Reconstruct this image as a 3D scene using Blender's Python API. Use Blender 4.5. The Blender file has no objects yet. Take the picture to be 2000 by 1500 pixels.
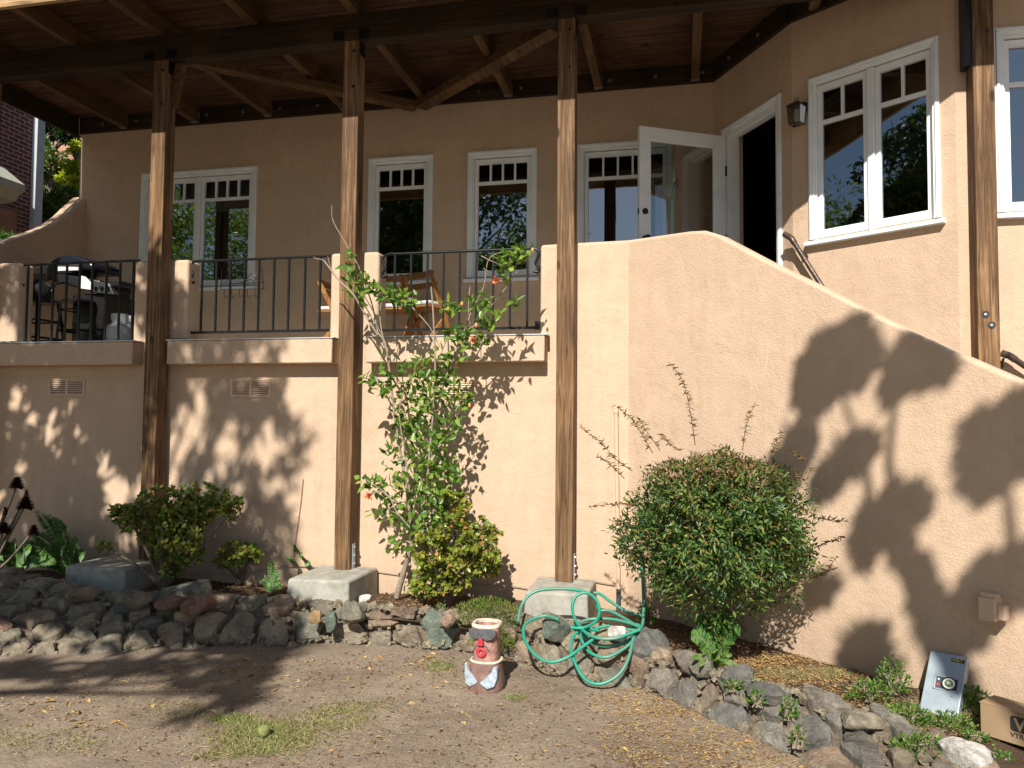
import bpy, math, random
import numpy as np
from math import radians, sin, cos, tan, atan2, pi, sqrt, hypot
from mathutils import Vector, Matrix
random.seed(7); RNG = np.random.default_rng(11)
scn = bpy.context.scene
C = scn.collection
# ------------------------------------------------------------------ camera
F_PX = 1500.0
PITCH, ROLL, YAW = radians(2.7), radians(0.49), radians(12.35)
_r = Vector((cos(YAW), sin(YAW), 0)); FW = Vector((-sin(YAW)*cos(PITCH), cos(YAW)*cos(PITCH), sin(PITCH)))
_u = _r.cross(FW); RT = _r*cos(ROLL) + _u*sin(ROLL); UP = _u*cos(ROLL) - _r*sin(ROLL)
CAM = Vector((0, 0, 1.6))
cd = bpy.data.cameras.new('camera'); cam = bpy.data.objects.new('camera', cd); C.objects.link(cam)
cd.sensor_width = 36; cd.lens = 36*F_PX/2000; cd.clip_end = 2000; cd.clip_start = 0.05
m = Matrix((RT, UP, -FW)).transposed().to_4x4(); m.translation = CAM; cam.matrix_world = m
scn.camera = cam
# ------------------------------------------------------------------ light
SUN_EL = radians(40.6); SUN_AZ = radians(1.0)          # sun stands in front of the house, a touch to the left
S = Vector((-sin(SUN_AZ)*cos(SUN_EL), -cos(SUN_AZ)*cos(SUN_EL), sin(SUN_EL)))
w = bpy.data.worlds.new('World'); scn.world = w; w.use_nodes = True
nt = w.node_tree; bg = nt.nodes['Background']; sk = nt.nodes.new('ShaderNodeTexSky'); sk.sky_type = 'NISHITA'
sk.sun_disc = False; sk.sun_elevation = SUN_EL; sk.sun_rotation = radians(181.0); sk.altitude = 100; sk.dust_density = 0.6
nt.links.new(sk.outputs[0], bg.inputs[0]); bg.inputs[1].default_value = 0.06
sd = bpy.data.lights.new('sun', 'SUN'); so = bpy.data.objects.new('sun', sd); C.objects.link(so)
sd.energy = 5.0; sd.angle = radians(0.53); sd.color = (1.0, 0.945, 0.86)
so.rotation_euler = S.to_track_quat('Z', 'Y').to_euler(); so.location = S*30
scn.view_settings.view_transform = 'Standard'; scn.view_settings.look = 'None'
scn.view_settings.exposure = 0.50; scn.view_settings.gamma = 1.0
scn.cycles.max_bounces = 8; scn.cycles.diffuse_bounces = 4; scn.cycles.transparent_max_bounces = 12
# ------------------------------------------------------------------ measuring helpers
def ray(x, y): return FW + RT*((x-1000)/F_PX) - UP*((y-750)/F_PX)
def onp(x, y, n, d):
    v = ray(x, y); n = Vector(n); return CAM + v*((d - n.dot(CAM))/n.dot(v))
def aY(x, y, Y): return onp(x, y, (0, 1, 0), Y)
def aX(x, y, X): return onp(x, y, (1, 0, 0), X)
def aZ(x, y, Z): return onp(x, y, (0, 0, 1), Z)
def pr(p):
    v = Vector(p)-CAM; f = v.dot(FW); return (1000+F_PX*v.dot(RT)/f, 750-F_PX*v.dot(UP)/f) if f > 0.1 else (-9999, -9999)
def rnd(a, b): return random.uniform(a, b)
def interp(x, xs, ys): return float(np.interp(x, xs, ys))
# ------------------------------------------------------------------ materials
MATS = {}
def new_mat(name):
    m = bpy.data.materials.new(name); m.use_nodes = True; MATS[name] = m
    return m, m.node_tree.nodes, m.node_tree.links, m.node_tree.nodes['Principled BSDF']
def N(ns, t, **kw):
    n = ns.new(t)
    for k, v in kw.items():
        if k in ('op',): n.operation = v
        else: setattr(n, k, v)
    return n
def ramp(ns, stops, interp='LINEAR'):
    r = ns.new('ShaderNodeValToRGB'); r.color_ramp.interpolation = interp
    e = r.color_ramp.elements
    while len(e) > 1: e.remove(e[0])
    e[0].position = stops[0][0]; e[0].color = (*stops[0][1], 1)
    for p, c in stops[1:]:
        k = e.new(p); k.color = (*c, 1)
    return r
def coords(ns, ls, scale=(1, 1, 1), kind='Object'):
    t = ns.new('ShaderNodeTexCoord'); mp = ns.new('ShaderNodeMapping'); mp.inputs['Scale'].default_value = scale
    ls.new(t.outputs[kind], mp.inputs[0]); return mp.outputs[0]
def noise(ns, ls, vec, scale, detail=4, rough=.55, dist=0):
    n = ns.new('ShaderNodeTexNoise'); n.inputs['Scale'].default_value = scale; n.inputs['Detail'].default_value = detail
    n.inputs['Roughness'].default_value = rough; n.inputs['Distortion'].default_value = dist
    ls.new(vec, n.inputs['Vector']); return n.outputs['Fac']
def bump(ns, ls, h, strength, dist, normal=None):
    b = ns.new('ShaderNodeBump'); b.inputs['Strength'].default_value = strength; b.inputs['Distance'].default_value = dist
    ls.new(h, b.inputs['Height'])
    if normal: ls.new(normal, b.inputs['Normal'])
    return b.outputs[0]
def mixc(ns, ls, fac, a, b, mode='MIX'):
    mx = ns.new('ShaderNodeMix'); mx.data_type = 'RGBA'; mx.blend_type = mode
    for i, v in ((0, fac), (6, a), (7, b)):
        if isinstance(v, (int, float)): mx.inputs[i].default_value = v
        elif isinstance(v, tuple): mx.inputs[i].default_value = (*v, 1)
        else: ls.new(v, mx.inputs[i])
    return mx.outputs[2]
def simple(name, col, rough=.5, metal=0, var=.0, vscale=6, bmp=0, bscale=80, spec=None):
    m, ns, ls, b = new_mat(name)
    b.inputs['Roughness'].default_value = rough; b.inputs['Metallic'].default_value = metal
    if spec is not None: b.inputs['Specular IOR Level'].default_value = spec
    v = coords(ns, ls)
    if var:
        f = noise(ns, ls, v, vscale, 5)
        r = ramp(ns, [(.3, tuple(c*(1-var) for c in col)), (.7, tuple(min(1, c*(1+var)) for c in col))]); ls.new(f, r.inputs[0])
        ls.new(r.outputs[0], b.inputs['Base Color'])
    else: b.inputs['Base Color'].default_value = (*col, 1)
    if bmp: ls.new(bump(ns, ls, noise(ns, ls, v, bscale, 4), bmp, .01), b.inputs['Normal'])
    return m
def stucco(name, col):
    m, ns, ls, b = new_mat(name); ge = ns.new('ShaderNodeNewGeometry'); v = ge.outputs['Position']
    big = noise(ns, ls, v, .9, 4, .6); mid = noise(ns, ls, v, 7, 5, .6)
    c1 = mixc(ns, ls, big, tuple(c*.9 for c in col), tuple(min(1, c*1.08) for c in col))
    r2 = ramp(ns, [(.35, (.88, .86, .84)), (.6, (1, 1, 1))]); ls.new(mid, r2.inputs[0])
    c2 = mixc(ns, ls, .45, c1, r2.outputs[0], 'MULTIPLY')
    # rain streaks: tall narrow stains
    mp_ = ns.new('ShaderNodeMapping'); mp_.inputs['Scale'].default_value = (5, 5, .5); ls.new(v, mp_.inputs[0]); vs = mp_.outputs[0]; st = noise(ns, ls, vs, 1.6, 5, .65)
    r3 = ramp(ns, [(.35, (.86, .83, .80)), (.55, (1, 1, 1))]); ls.new(st, r3.inputs[0])
    ls.new(mixc(ns, ls, .35, c2, r3.outputs[0], 'MULTIPLY'), b.inputs['Base Color'])
    b.inputs['Roughness'].default_value = .9; b.inputs['Specular IOR Level'].default_value = .15
    ckn = noise(ns, ls, v, 1.7, 5, .6, 1.2); rck = ramp(ns, [(.492, (1, 1, 1)), (.4985, (.80, .76, .72)), (.505, (1, 1, 1))]); ls.new(ckn, rck.inputs[0])
    sz = ns.new('ShaderNodeSeparateXYZ'); ls.new(v, sz.inputs[0]); mr = ns.new('ShaderNodeMapRange'); mr.inputs[1].default_value = .05; mr.inputs[2].default_value = .55; mr.inputs[3].default_value = .55; mr.inputs[4].default_value = 0; ls.new(sz.outputs[2], mr.inputs[0])
    spn = noise(ns, ls, v, 11, 6, .7); m2 = ns.new('ShaderNodeMath'); m2.operation = 'MULTIPLY'; ls.new(mr.outputs[0], m2.inputs[0]); ls.new(spn, m2.inputs[1])
    cc = mixc(ns, ls, .6, b.inputs['Base Color'].links[0].from_socket, rck.outputs[0], 'MULTIPLY'); cc = mixc(ns, ls, m2.outputs[0], cc, (.30, .215, .15)); ls.new(cc, b.inputs['Base Color'])
    n1 = noise(ns, ls, v, 72, 3, .6, .5); n2 = noise(ns, ls, v, 150, 2); n3 = noise(ns, ls, v, 3, 3)
    r4 = ramp(ns, [(.38, (0, 0, 0)), (.62, (1, 1, 1))]); ls.new(n1, r4.inputs[0])
    nn = bump(ns, ls, n3, .5, .03); nn = bump(ns, ls, r4.outputs[0], .42, .004, nn); nn = bump(ns, ls, n2, .3, .0015, nn)
    ls.new(nn, b.inputs['Normal']); return m
stucco('stucco', (.60, .445, .318))
stucco('stucco_soffit', (.66, .45, .30))
def wood(name, dark, mid, light, axis, rough=.7, ring=9, knots=True):
    m, ns, ls, b = new_mat(name)
    sc = {'z': (1, 1, .045), 'x': (.045, 1, 1), 'y': (1, .045, 1)}[axis]
    v = coords(ns, ls, sc)
    f = noise(ns, ls, v, 34, 6, .65, .6); g = noise(ns, ls, v, 120, 3); big = noise(ns, ls, coords(ns, ls), 1.3, 4)
    r = ramp(ns, [(.28, dark), (.5, mid), (.72, light)]); ls.new(f, r.inputs[0])
    r2 = ramp(ns, [(.36, (.55, .54, .54)), (.5, (.9, .88, .86)), (.64, (1.35, 1.3, 1.2))]); ls.new(big, r2.inputs[0])
    c = mixc(ns, ls, .7, r.outputs[0], r2.outputs[0], 'MULTIPLY')
    if knots:
        sk_ = {'z': (1, 1, .55), 'x': (.55, 1, 1), 'y': (1, .55, 1)}[axis]
        vo = ns.new('ShaderNodeTexVoronoi'); vo.inputs['Scale'].default_value = 4.2; ls.new(coords(ns, ls, sk_), vo.inputs['Vector'])
        rk = ramp(ns, [(.06, (.16, .11, .07)), (.075, (.5, .4, .3)), (.09, (.25, .17, .11)), (.13, (1, 1, 1))]); ls.new(vo.outputs['Distance'], rk.inputs[0])
        c = mixc(ns, ls, .85, c, rk.outputs[0], 'MULTIPLY')
    ck = noise(ns, ls, v, 55, 2, .5, .2); rc = ramp(ns, [(.30, (.25, .2, .16)), (.345, (1, 1, 1))]); ls.new(ck, rc.inputs[0])
    c = mixc(ns, ls, .8, c, rc.outputs[0], 'MULTIPLY')
    ls.new(c, b.inputs['Base Color']); b.inputs['Roughness'].default_value = rough; b.inputs['Specular IOR Level'].default_value = .25
    nn = bump(ns, ls, f, .5, .004); nn = bump(ns, ls, g, .4, .0015, nn); nn = bump(ns, ls, rc.outputs[0], .6, .003, nn)
    ls.new(nn, b.inputs['Normal']); return m
wood('post_wood', (.045, .025, .012), (.165, .092, .044), (.36, .235, .13), 'z')
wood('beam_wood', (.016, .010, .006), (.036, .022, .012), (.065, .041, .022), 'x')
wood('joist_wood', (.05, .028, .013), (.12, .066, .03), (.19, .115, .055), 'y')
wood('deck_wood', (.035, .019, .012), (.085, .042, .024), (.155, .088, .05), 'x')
wood('fascia_wood', (.22, .14, .07), (.42, .27, .14), (.55, .38, .22), 'x')
wood('chair_wood', (.22, .09, .025), (.36, .16, .045), (.44, .22, .075), 'z', .45, knots=False)
def white_paint():
    m, ns, ls, b = new_mat('white_paint'); v = coords(ns, ls)
    f = noise(ns, ls, v, 5, 5); r = ramp(ns, [(.3, (.74, .78, .80)), (.6, (.83, .86, .87))]); ls.new(f, r.inputs[0])
    ls.new(r.outputs[0], b.inputs['Base Color']); b.inputs['Roughness'].default_value = .42
    ls.new(bump(ns, ls, noise(ns, ls, v, 40, 3), .25, .002), b.inputs['Normal'])
white_paint()
def glass():
    m, ns, ls, b = new_mat('glass'); out = ns['Material Output']; ns.remove(b)
    t = ns.new('ShaderNodeBsdfTransparent'); t.inputs[0].default_value = (.62, .66, .66, 1)
    g = ns.new('ShaderNodeBsdfGlossy'); g.inputs['Roughness'].default_value = .015; g.inputs[0].default_value = (.9, .95, 1, 1)
    fr = ns.new('ShaderNodeFresnel'); fr.inputs[0].default_value = 1.52
    mt = ns.new('ShaderNodeMath'); mt.operation = 'MULTIPLY_ADD'; mt.inputs[1].default_value = 1.8; mt.inputs[2].default_value = .20
    ls.new(fr.outputs[0], mt.inputs[0]); mx = ns.new('ShaderNodeMixShader'); ls.new(mt.outputs[0], mx.inputs[0])
    ls.new(t.outputs[0], mx.inputs[1]); ls.new(g.outputs[0], mx.inputs[2]); ls.new(mx.outputs[0], out.inputs[0])
    v = coords(ns, ls); ls.new(bump(ns, ls, noise(ns, ls, v, 2.2, 2), .05, .01), g.inputs['Normal'])
glass()
simple('room_dark', (.035, .03, .027), .9, var=.2)  # near black, so openings read as unlit
simple('room_curtain', (.30, .31, .30), .9, var=.15, vscale=3)
simple('blind_slat', (.33, .38, .35), .6)
simple('black_iron', (.012, .012, .013), .35, .3, spec=.5)
simple('black_plastic', (.014, .014, .015), .28, spec=.5)
simple('grill_cover', (.010, .012, .018), .22, spec=.6)
simple('grill_steel', (.10, .105, .11), .35, .7)
simple('tank_paint', (.42, .44, .46), .4, var=.12)
simple('label_white', (.62, .63, .62), .5)
simple('cushion', (.55, .55, .53), .9, var=.1, bmp=.3, bscale=40)
simple('rail_brown', (.085, .058, .045), .35, .4, var=.2, bmp=.4, bscale=60)
simple('galvanised', (.36, .42, .46), .38, .25, var=.12, vscale=14)
simple('galv_dark', (.10, .12, .13), .45, .5, var=.2)
simple('dial_black', (.02, .02, .02), .4)
simple('dial_face', (.16, .22, .10), .4, var=.3, vscale=60)
simple('yellow_ink', (.75, .55, .03), .5)
simple('ink', (.035, .03, .028), .7)
simple('red_dot', (.45, .05, .04), .5)
simple('bulb_white', (.75, .75, .72), .3)
simple('tarp_blue', (.012, .035, .12), .4)
simple('flashing', (.55, .56, .57), .4, .3)
simple('bolt_metal', (.30, .31, .32), .4, .8)
simple('bark', (.17, .135, .105), .9, var=.35, vscale=22, bmp=.7, bscale=60)
simple('twig', (.30, .24, .18), .85, var=.3, vscale=30)
simple('twig_red', (.16, .075, .045), .85, var=.3, vscale=30)
simple('petal', (.90, .30, .12), .6, var=.25, vscale=30)
simple('statue_brown', (.20, .115, .095), .7, var=.3, vscale=18, bmp=.5, bscale=60)
simple('statue_face', (.36, .19, .15), .7, var=.45, vscale=32, bmp=.5, bscale=60)
simple('statue_grey', (.085, .09, .095), .65, var=.35, vscale=40, bmp=.4, bscale=50)
simple('statue_red', (.50, .035, .055), .55, var=.3, vscale=30)
simple('statue_blue', (.42, .50, .58), .75, var=.25, vscale=35, bmp=.7, bscale=45)
simple('statue_cream', (.62, .54, .42), .8, var=.3, vscale=30, bmp=.4, bscale=50)
simple('ball_felt', (.20, .22, .07), .95, var=.3, vscale=40, bmp=.5, bscale=200)
simple('wire_red', (.22, .09, .06), .6)
simple('awning_white', (.42, .42, .34), .6, var=.1)
simple('trim_white', (.46, .50, .52), .6, var=.08)
simple('door_orange', (.26, .10, .035), .5, var=.2)
simple('conduit_paint', (.60, .435, .30), .6, var=.06)
simple('vent_paint', (.66, .46, .32), .65, var=.08)
simple('roof_tile', (.10, .06, .04), .9, var=.3)
def hose():
    m, ns, ls, b = new_mat('hose_green'); v = coords(ns, ls)
    f = noise(ns, ls, v, 2.6, 3, .6); r = ramp(ns, [(.42, (.010, .26, .17)), (.56, (.07, .24, .17)), (.7, (.15, .25, .20))]); ls.new(f, r.inputs[0])
    ls.new(r.outputs[0], b.inputs['Base Color']); b.inputs['Roughness'].default_value = .38
hose()
def concrete():
    m, ns, ls, b = new_mat('concrete'); v = coords(ns, ls)
    f = noise(ns, ls, v, 8, 7, .65); r = ramp(ns, [(.3, (.23, .22, .18)), (.5, (.34, .33, .28)), (.72, (.45, .43, .37))]); ls.new(f, r.inputs[0])
    sp = noise(ns, ls, v, 150, 2); rs = ramp(ns, [(.32, (.55, .52, .5)), (.42, (1, 1, 1))]); ls.new(sp, rs.inputs[0])
    ls.new(mixc(ns, ls, .6, r.outputs[0], rs.outputs[0], 'MULTIPLY'), b.inputs['Base Color']); b.inputs['Roughness'].default_value = .92
    nn = bump(ns, ls, f, .5, .012); ls.new(bump(ns, ls, sp, .5, .003, nn), b.inputs['Normal'])
concrete()
def cardboard():
    m, ns, ls, b = new_mat('cardboard'); v = coords(ns, ls)
    f = noise(ns, ls, v, 6, 5); r = ramp(ns, [(.3, (.30, .20, .11)), (.7, (.38, .265, .155))]); ls.new(f, r.inputs[0])
    ls.new(r.outputs[0], b.inputs['Base Color']); b.inputs['Roughness'].default_value = .85
cardboard()
def rockmat(name, cols, scale=5, veins=True):
    m, ns, ls, b = new_mat(name); v = coords(ns, ls)
    oi = ns.new('ShaderNodeObjectInfo'); geo = ns.new('ShaderNodeNewGeometry')
    r0 = ramp(ns, [(i/max(1, len(cols)-1)*.999, c) for i, c in enumerate(cols)]); ls.new(oi.outputs['Random'], r0.inputs[0])
    f = noise(ns, ls, v, scale, 8, .7, .6); r1 = ramp(ns, [(.3, (.6, .58, .55)), (.5, (1.4, 1.36, 1.3)), (.68, (2.3, 2.2, 1.95))]); ls.new(f, r1.inputs[0])
    c = mixc(ns, ls, .9, r0.outputs[0], r1.outputs[0], 'MULTIPLY')
    li = noise(ns, ls, v, 3.3, 5, .6); rl = ramp(ns, [(.56, (0, 0, 0)), (.66, (1, 1, 1))]); ls.new(li, rl.inputs[0])
    mt = ns.new('ShaderNodeMath'); mt.operation = 'MULTIPLY'; mt.inputs[1].default_value = .5; ls.new(rl.outputs[0], mt.inputs[0])
    c = mixc(ns, ls, mt.outputs[0], c, (.36, .30, .21))
    ls.new(c, b.inputs['Base Color']); b.inputs['Roughness'].default_value = .88; b.inputs['Specular IOR Level'].default_value = .3
    g = noise(ns, ls, v, 26, 7, .72, .5); h = noise(ns, ls, v, 95, 3)
    nn = bump(ns, ls, g, 1.0, .045); ls.new(bump(ns, ls, h, .5, .005, nn), b.inputs['Normal'])
rockmat('rock_mixed', [(.19, .165, .125), (.24, .205, .15), (.15, .155, .13), (.22, .16, .12), (.25, .225, .175), (.27, .205, .155), (.16, .17, .14), (.20, .175, .14)])
rockmat('rock_orange', [(.34, .23, .12), (.34, .23, .12)])
rockmat('rock_red', [(.23, .13, .10), (.24, .15, .12)])
rockmat('rock_green', [(.13, .165, .14), (.14, .17, .145)])
rockmat('rock_slate', [(.15, .15, .145), (.19, .185, .17), (.23, .205, .17), (.14, .14, .135), (.24, .21, .16)])
rockmat('rock_pink', [(.36, .26, .20), (.36, .26, .2)])
rockmat('rock_quartz', [(.62, .60, .57), (.6, .58, .55)])
rockmat('mortar', [(.185, .148, .112), (.185, .148, .112)], 14)
rockmat('rock_chip', [(.23, .20, .15), (.23, .2, .15)], 16)
def dirt(name, a, b_, c_):
    m, ns, ls, b = new_mat(name); v = coords(ns, ls)
    f = noise(ns, ls, v, 1.4, 9, .68); r = ramp(ns, [(.3, a), (.52, b_), (.74, c_)]); ls.new(f, r.inputs[0])
    p = noise(ns, ls, v, 70, 4, .7); rp = ramp(ns, [(.3, (.62, .6, .58)), (.5, (1, 1, 1)), (.72, (1.3, 1.25, 1.15))]); ls.new(p, rp.inputs[0])
    ls.new(mixc(ns, ls, .8, r.outputs[0], rp.outputs[0], 'MULTIPLY'), b.inputs['Base Color']); b.inputs['Roughness'].default_value = .96; b.inputs['Specular IOR Level'].default_value = .1
    q = noise(ns, ls, v, 14, 6, .7); nn = bump(ns, ls, q, .6, .03); ls.new(bump(ns, ls, p, .7, .008, nn), b.inputs['Normal'])
dirt('dirt', (.19, .148, .112), (.275, .218, .165), (.355, .29, .222))
dirt('soil', (.06, .04, .028), (.10, .068, .045), (.16, .115, .075))
dirt('hill_soil', (.08, .07, .04), (.12, .1, .06), (.16, .13, .08))
def leafmat(name, stops, rough=.45, trans=.3):
    m, ns, ls, b = new_mat(name); geo = ns.new('ShaderNodeNewGeometry'); out = ns['Material Output']
    r = ramp(ns, stops); ls.new(geo.outputs['Random Per Island'], r.inputs[0]); ls.new(r.outputs[0], b.inputs['Base Color'])
    b.inputs['Roughness'].default_value = rough; b.inputs['Specular IOR Level'].default_value = .4
    t = ns.new('ShaderNodeBsdfTranslucent'); ls.new(mixc(ns, ls, 1.0, r.outputs[0], (1.3, 1.5, .6), 'MULTIPLY'), t.inputs[0])
    mx = ns.new('ShaderNodeMixShader'); mx.inputs[0].default_value = trans; ls.new(b.outputs[0], mx.inputs[1]); ls.new(t.outputs[0], mx.inputs[2]); ls.new(mx.outputs[0], out.inputs[0])
leafmat('leaf_hibiscus', [(0, (.045, .11, .018)), (.5, (.11, .215, .028)), (.9, (.22, .33, .05)), (1, (.35, .36, .08))], .35)
leafmat('leaf_nandina', [(0, (.014, .042, .013)), (.35, (.04, .10, .024)), (.62, (.085, .17, .035)), (.86, (.22, .27, .055)), (.97, (.22, .17, .05)), (1, (.24, .11, .05))], .4)
leafmat('leaf_shoot', [(0, (.08, .12, .03)), (.4, (.17, .18, .045)), (.7, (.22, .13, .055)), (1, (.26, .09, .05))], .5)
leafmat('leaf_jade', [(0, (.07, .12, .018)), (.5, (.14, .21, .03)), (.8, (.24, .26, .04)), (1, (.34, .20, .05))], .3, .12)
leafmat('leaf_jade_sun', [(0, (.09, .14, .018)), (.4, (.15, .20, .025)), (.75, (.25, .26, .035)), (.9, (.38, .30, .06)), (1, (.42, .19, .07))], .3, .15)
leafmat('leaf_fern', [(0, (.04, .11, .02)), (.6, (.08, .20, .04)), (1, (.17, .30, .06))], .45)
leafmat('leaf_aeonium', [(0, (.035, .018, .02)), (1, (.07, .035, .03))], .4, .05)
leafmat('leaf_juniper', [(0, (.06, .12, .02)), (.5, (.13, .21, .035)), (.8, (.22, .28, .06)), (1, (.45, .34, .12))], .6)
leafmat('leaf_weed', [(0, (.05, .12, .02)), (.6, (.11, .22, .035)), (1, (.24, .33, .06))], .5)
leafmat('leaf_tree', [(0, (.025, .05, .015)), (.6, (.055, .10, .025)), (1, (.12, .17, .04))], .5, .25)
leafmat('leaf_far', [(0, (.05, .09, .02)), (.5, (.12, .18, .035)), (1, (.26, .31, .07))], .5, .35)
leafmat('leaf_lime', [(0, (.30, .38, .02)), (1, (.62, .62, .05))], .5, .4)
leafmat('leaf_dark', [(0, (.015, .03, .012)), (1, (.05, .085, .025))], .5)
leafmat('litter_gold', [(0, (.24, .13, .05)), (.4, (.42, .27, .10)), (.8, (.56, .40, .17)), (1, (.30, .12, .06))], .7, .1)
leafmat('litter_brown', [(0, (.10, .055, .03)), (.5, (.22, .13, .07)), (1, (.38, .26, .14))], .8, .1)
leafmat('straw', [(0, (.30, .23, .12)), (.6, (.45, .37, .21)), (1, (.60, .52, .34))], .8, .1)
leafmat('grass_green', [(0, (.16, .23, .05)), (.5, (.30, .35, .11)), (1, (.52, .48, .24))], .6)
leafmat('grass_dry', [(0, (.34, .29, .14)), (.6, (.48, .42, .22)), (1, (.30, .33, .12))], .7)
def brick(name, c1, c2, mort, scale=1.0):
    m, ns, ls, b = new_mat(name); t = ns.new('ShaderNodeTexCoord'); s = ns.new('ShaderNodeSeparateXYZ'); cb = ns.new('ShaderNodeCombineXYZ')
    ls.new(t.outputs['Object'], s.inputs[0]); ad = ns.new('ShaderNodeMath'); ad.operation = 'ADD'; ls.new(s.outputs[0], ad.inputs[0]); ls.new(s.outputs[1], ad.inputs[1])
    ls.new(ad.outputs[0], cb.inputs[0]); ls.new(s.outputs[2], cb.inputs[1])
    br = ns.new('ShaderNodeTexBrick'); ls.new(cb.outputs[0], br.inputs['Vector']); br.inputs['Color1'].default_value = (*c1, 1); br.inputs['Color2'].default_value = (*c2, 1)
    br.inputs['Mortar'].default_value = (*mort, 1); br.inputs['Scale'].default_value = scale; br.inputs['Mortar Size'].default_value = .011
    br.inputs['Brick Width'].default_value = .215; br.inputs['Row Height'].default_value = .075; br.inputs['Bias'].default_value = -.1
    ls.new(br.outputs[0], b.inputs['Base Color']); b.inputs['Roughness'].default_value = .85
    ls.new(bump(ns, ls, br.outputs['Fac'], -.5, .008), b.inputs['Normal'])
brick('brick_red', (.14, .035, .025), (.085, .022, .018), (.30, .24, .22))
brick('brick_orange', (.42, .17, .08), (.33, .13, .07), (.45, .36, .28))
# ------------------------------------------------------------------ mesh helpers
def root_of(o):
    while o.parent: o = o.parent
    return o
class MB:
    def __init__(s): s.v = []; s.f = []
    def add(s, vs, fs):
        n = len(s.v); s.v += [Vector(p) for p in vs]; s.f += [tuple(i+n for i in f) for f in fs]; return s
    def box(s, a, b):
        x0, y0, z0 = a; x1, y1, z1 = b
        return s.hexa([(x0, y0, z0), (x1, y0, z0), (x1, y1, z0), (x0, y1, z0), (x0, y0, z1), (x1, y0, z1), (x1, y1, z1), (x0, y1, z1)])
    def hexa(s, p): return s.add(p, [(0, 3, 2, 1), (4, 5, 6, 7), (0, 1, 5, 4), (1, 2, 6, 5), (2, 3, 7, 6), (3, 0, 4, 7)])
    def obox(s, o, ax, ay, az):
        o, ax, ay, az = map(Vector, (o, ax, ay, az))
        return s.hexa([o, o+ax, o+ax+ay, o+ay, o+az, o+ax+az, o+ax+ay+az, o+ay+az])
    def bar(s, a, b, w, h, up=(0, 0, 1)):
        a, b = Vector(a), Vector(b); d = (b-a).normalized(); sd_ = d.cross(Vector(up))
        if sd_.length < 1e-4: sd_ = d.cross(Vector((0, 1, 0)))
        sd_.normalize(); u = sd_.cross(d)
        return s.obox(a-sd_*w/2-u*h/2, sd_*w, b-a, u*h)
    def prism(s, poly, off):
        n = len(poly); off = Vector(off); poly = [Vector(p) for p in poly]
        return s.add(poly+[p+off for p in poly], [tuple(range(n)), tuple(range(2*n-1, n-1, -1))]+[(i, i+n, (i+1) % n+n, (i+1) % n) for i in range(n)])
    def tube(s, pts, r, n=8, cap=True):
        pts = [Vector(p) for p in pts]; k = len(pts); rs = r if isinstance(r, (list, tuple)) else [r]*k
        vs = []; fs = []; ref = None
        for i, p in enumerate(pts):
            t = (pts[min(i+1, k-1)]-pts[max(i-1, 0)]).normalized()
            if ref is None: ref = t.orthogonal().normalized()
            ref = (ref-t*ref.dot(t)); ref = ref.normalized() if ref.length > 1e-6 else t.orthogonal().normalized()
            b = t.cross(ref)
            vs += [p+(ref*cos(2*pi*j/n)+b*sin(2*pi*j/n))*rs[i] for j in range(n)]
        for i in range(k-1):
            fs += [(i*n+j, i*n+(j+1) % n, (i+1)*n+(j+1) % n, (i+1)*n+j) for j in range(n)]
        if cap: fs += [tuple(range(n-1, -1, -1)), tuple((k-1)*n+j for j in range(n))]
        return s.add(vs, fs)
    def lathe(s, o, prof, n=24, axis=(0, 0, 1), sq=None, ry=1.0):
        o = Vector(o); az = Vector(axis).normalized(); ax = az.orthogonal().normalized() if abs(az.z) < .99 else Vector((1, 0, 0)); ay = az.cross(ax)
        vs = []; fs = []; k = len(prof)
        for r, h in prof:
            for j in range(n):
                a = 2*pi*j/n; c, d = cos(a), sin(a)
                if sq: q = (abs(c)**sq+abs(d)**sq)**(-1/sq); c *= q; d *= q
                vs.append(o+ax*c*r+ay*d*r*ry+az*h)
        for i in range(k-1): fs += [(i*n+j, i*n+(j+1) % n, (i+1)*n+(j+1) % n, (i+1)*n+j) for j in range(n)]
        fs += [tuple(range(n-1, -1, -1)), tuple((k-1)*n+j for j in range(n))]
        return s.add(vs, fs)
    def build(s, name, mat, parent=None, loc=None, bevel=0, seg=2, smooth=None):
        L = root_of(parent).location if parent else Vector(loc if loc is not None else (0, 0, 0))
        me = bpy.data.meshes.new(name); me.from_pydata([v-L for v in s.v], [], s.f); me.validate()
        me.materials.append(MATS[mat]); o = bpy.data.objects.new(name, me); C.objects.link(o)
        if parent: o.parent = parent
        else: o.location = L
        if bevel:
            b = o.modifiers.new('bevel', 'BEVEL'); b.width = bevel; b.segments = seg; b.limit_method = 'ANGLE'; b.angle_limit = radians(35)
        if smooth is None: smooth = 35 if bevel else 0
        if smooth:
            for p in me.polygons: p.use_smooth = True
            try: me.set_sharp_from_angle(angle=radians(smooth))
            except Exception: pass
        return o
def tag(o, label=None, cat=None, group=None, kind=None):
    if label: o['label'] = label
    if cat: o['category'] = cat
    if group: o['group'] = group
    if kind: o['kind'] = kind
    return o
def thing(name, loc, label, cat, group=None):
    o = bpy.data.objects.new(name, None); C.objects.link(o); o.location = loc; o.empty_display_size = .1
    return tag(o, label, cat, group)
OVAL = [(0, 0), (.3, -.5), (.75, -.45), (1, 0), (.75, .45), (.3, .5)]
POINT = [(0, 0), (.22, -.42), (.58, -.34), (1, 0), (.58, .34), (.22, .42)]
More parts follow.
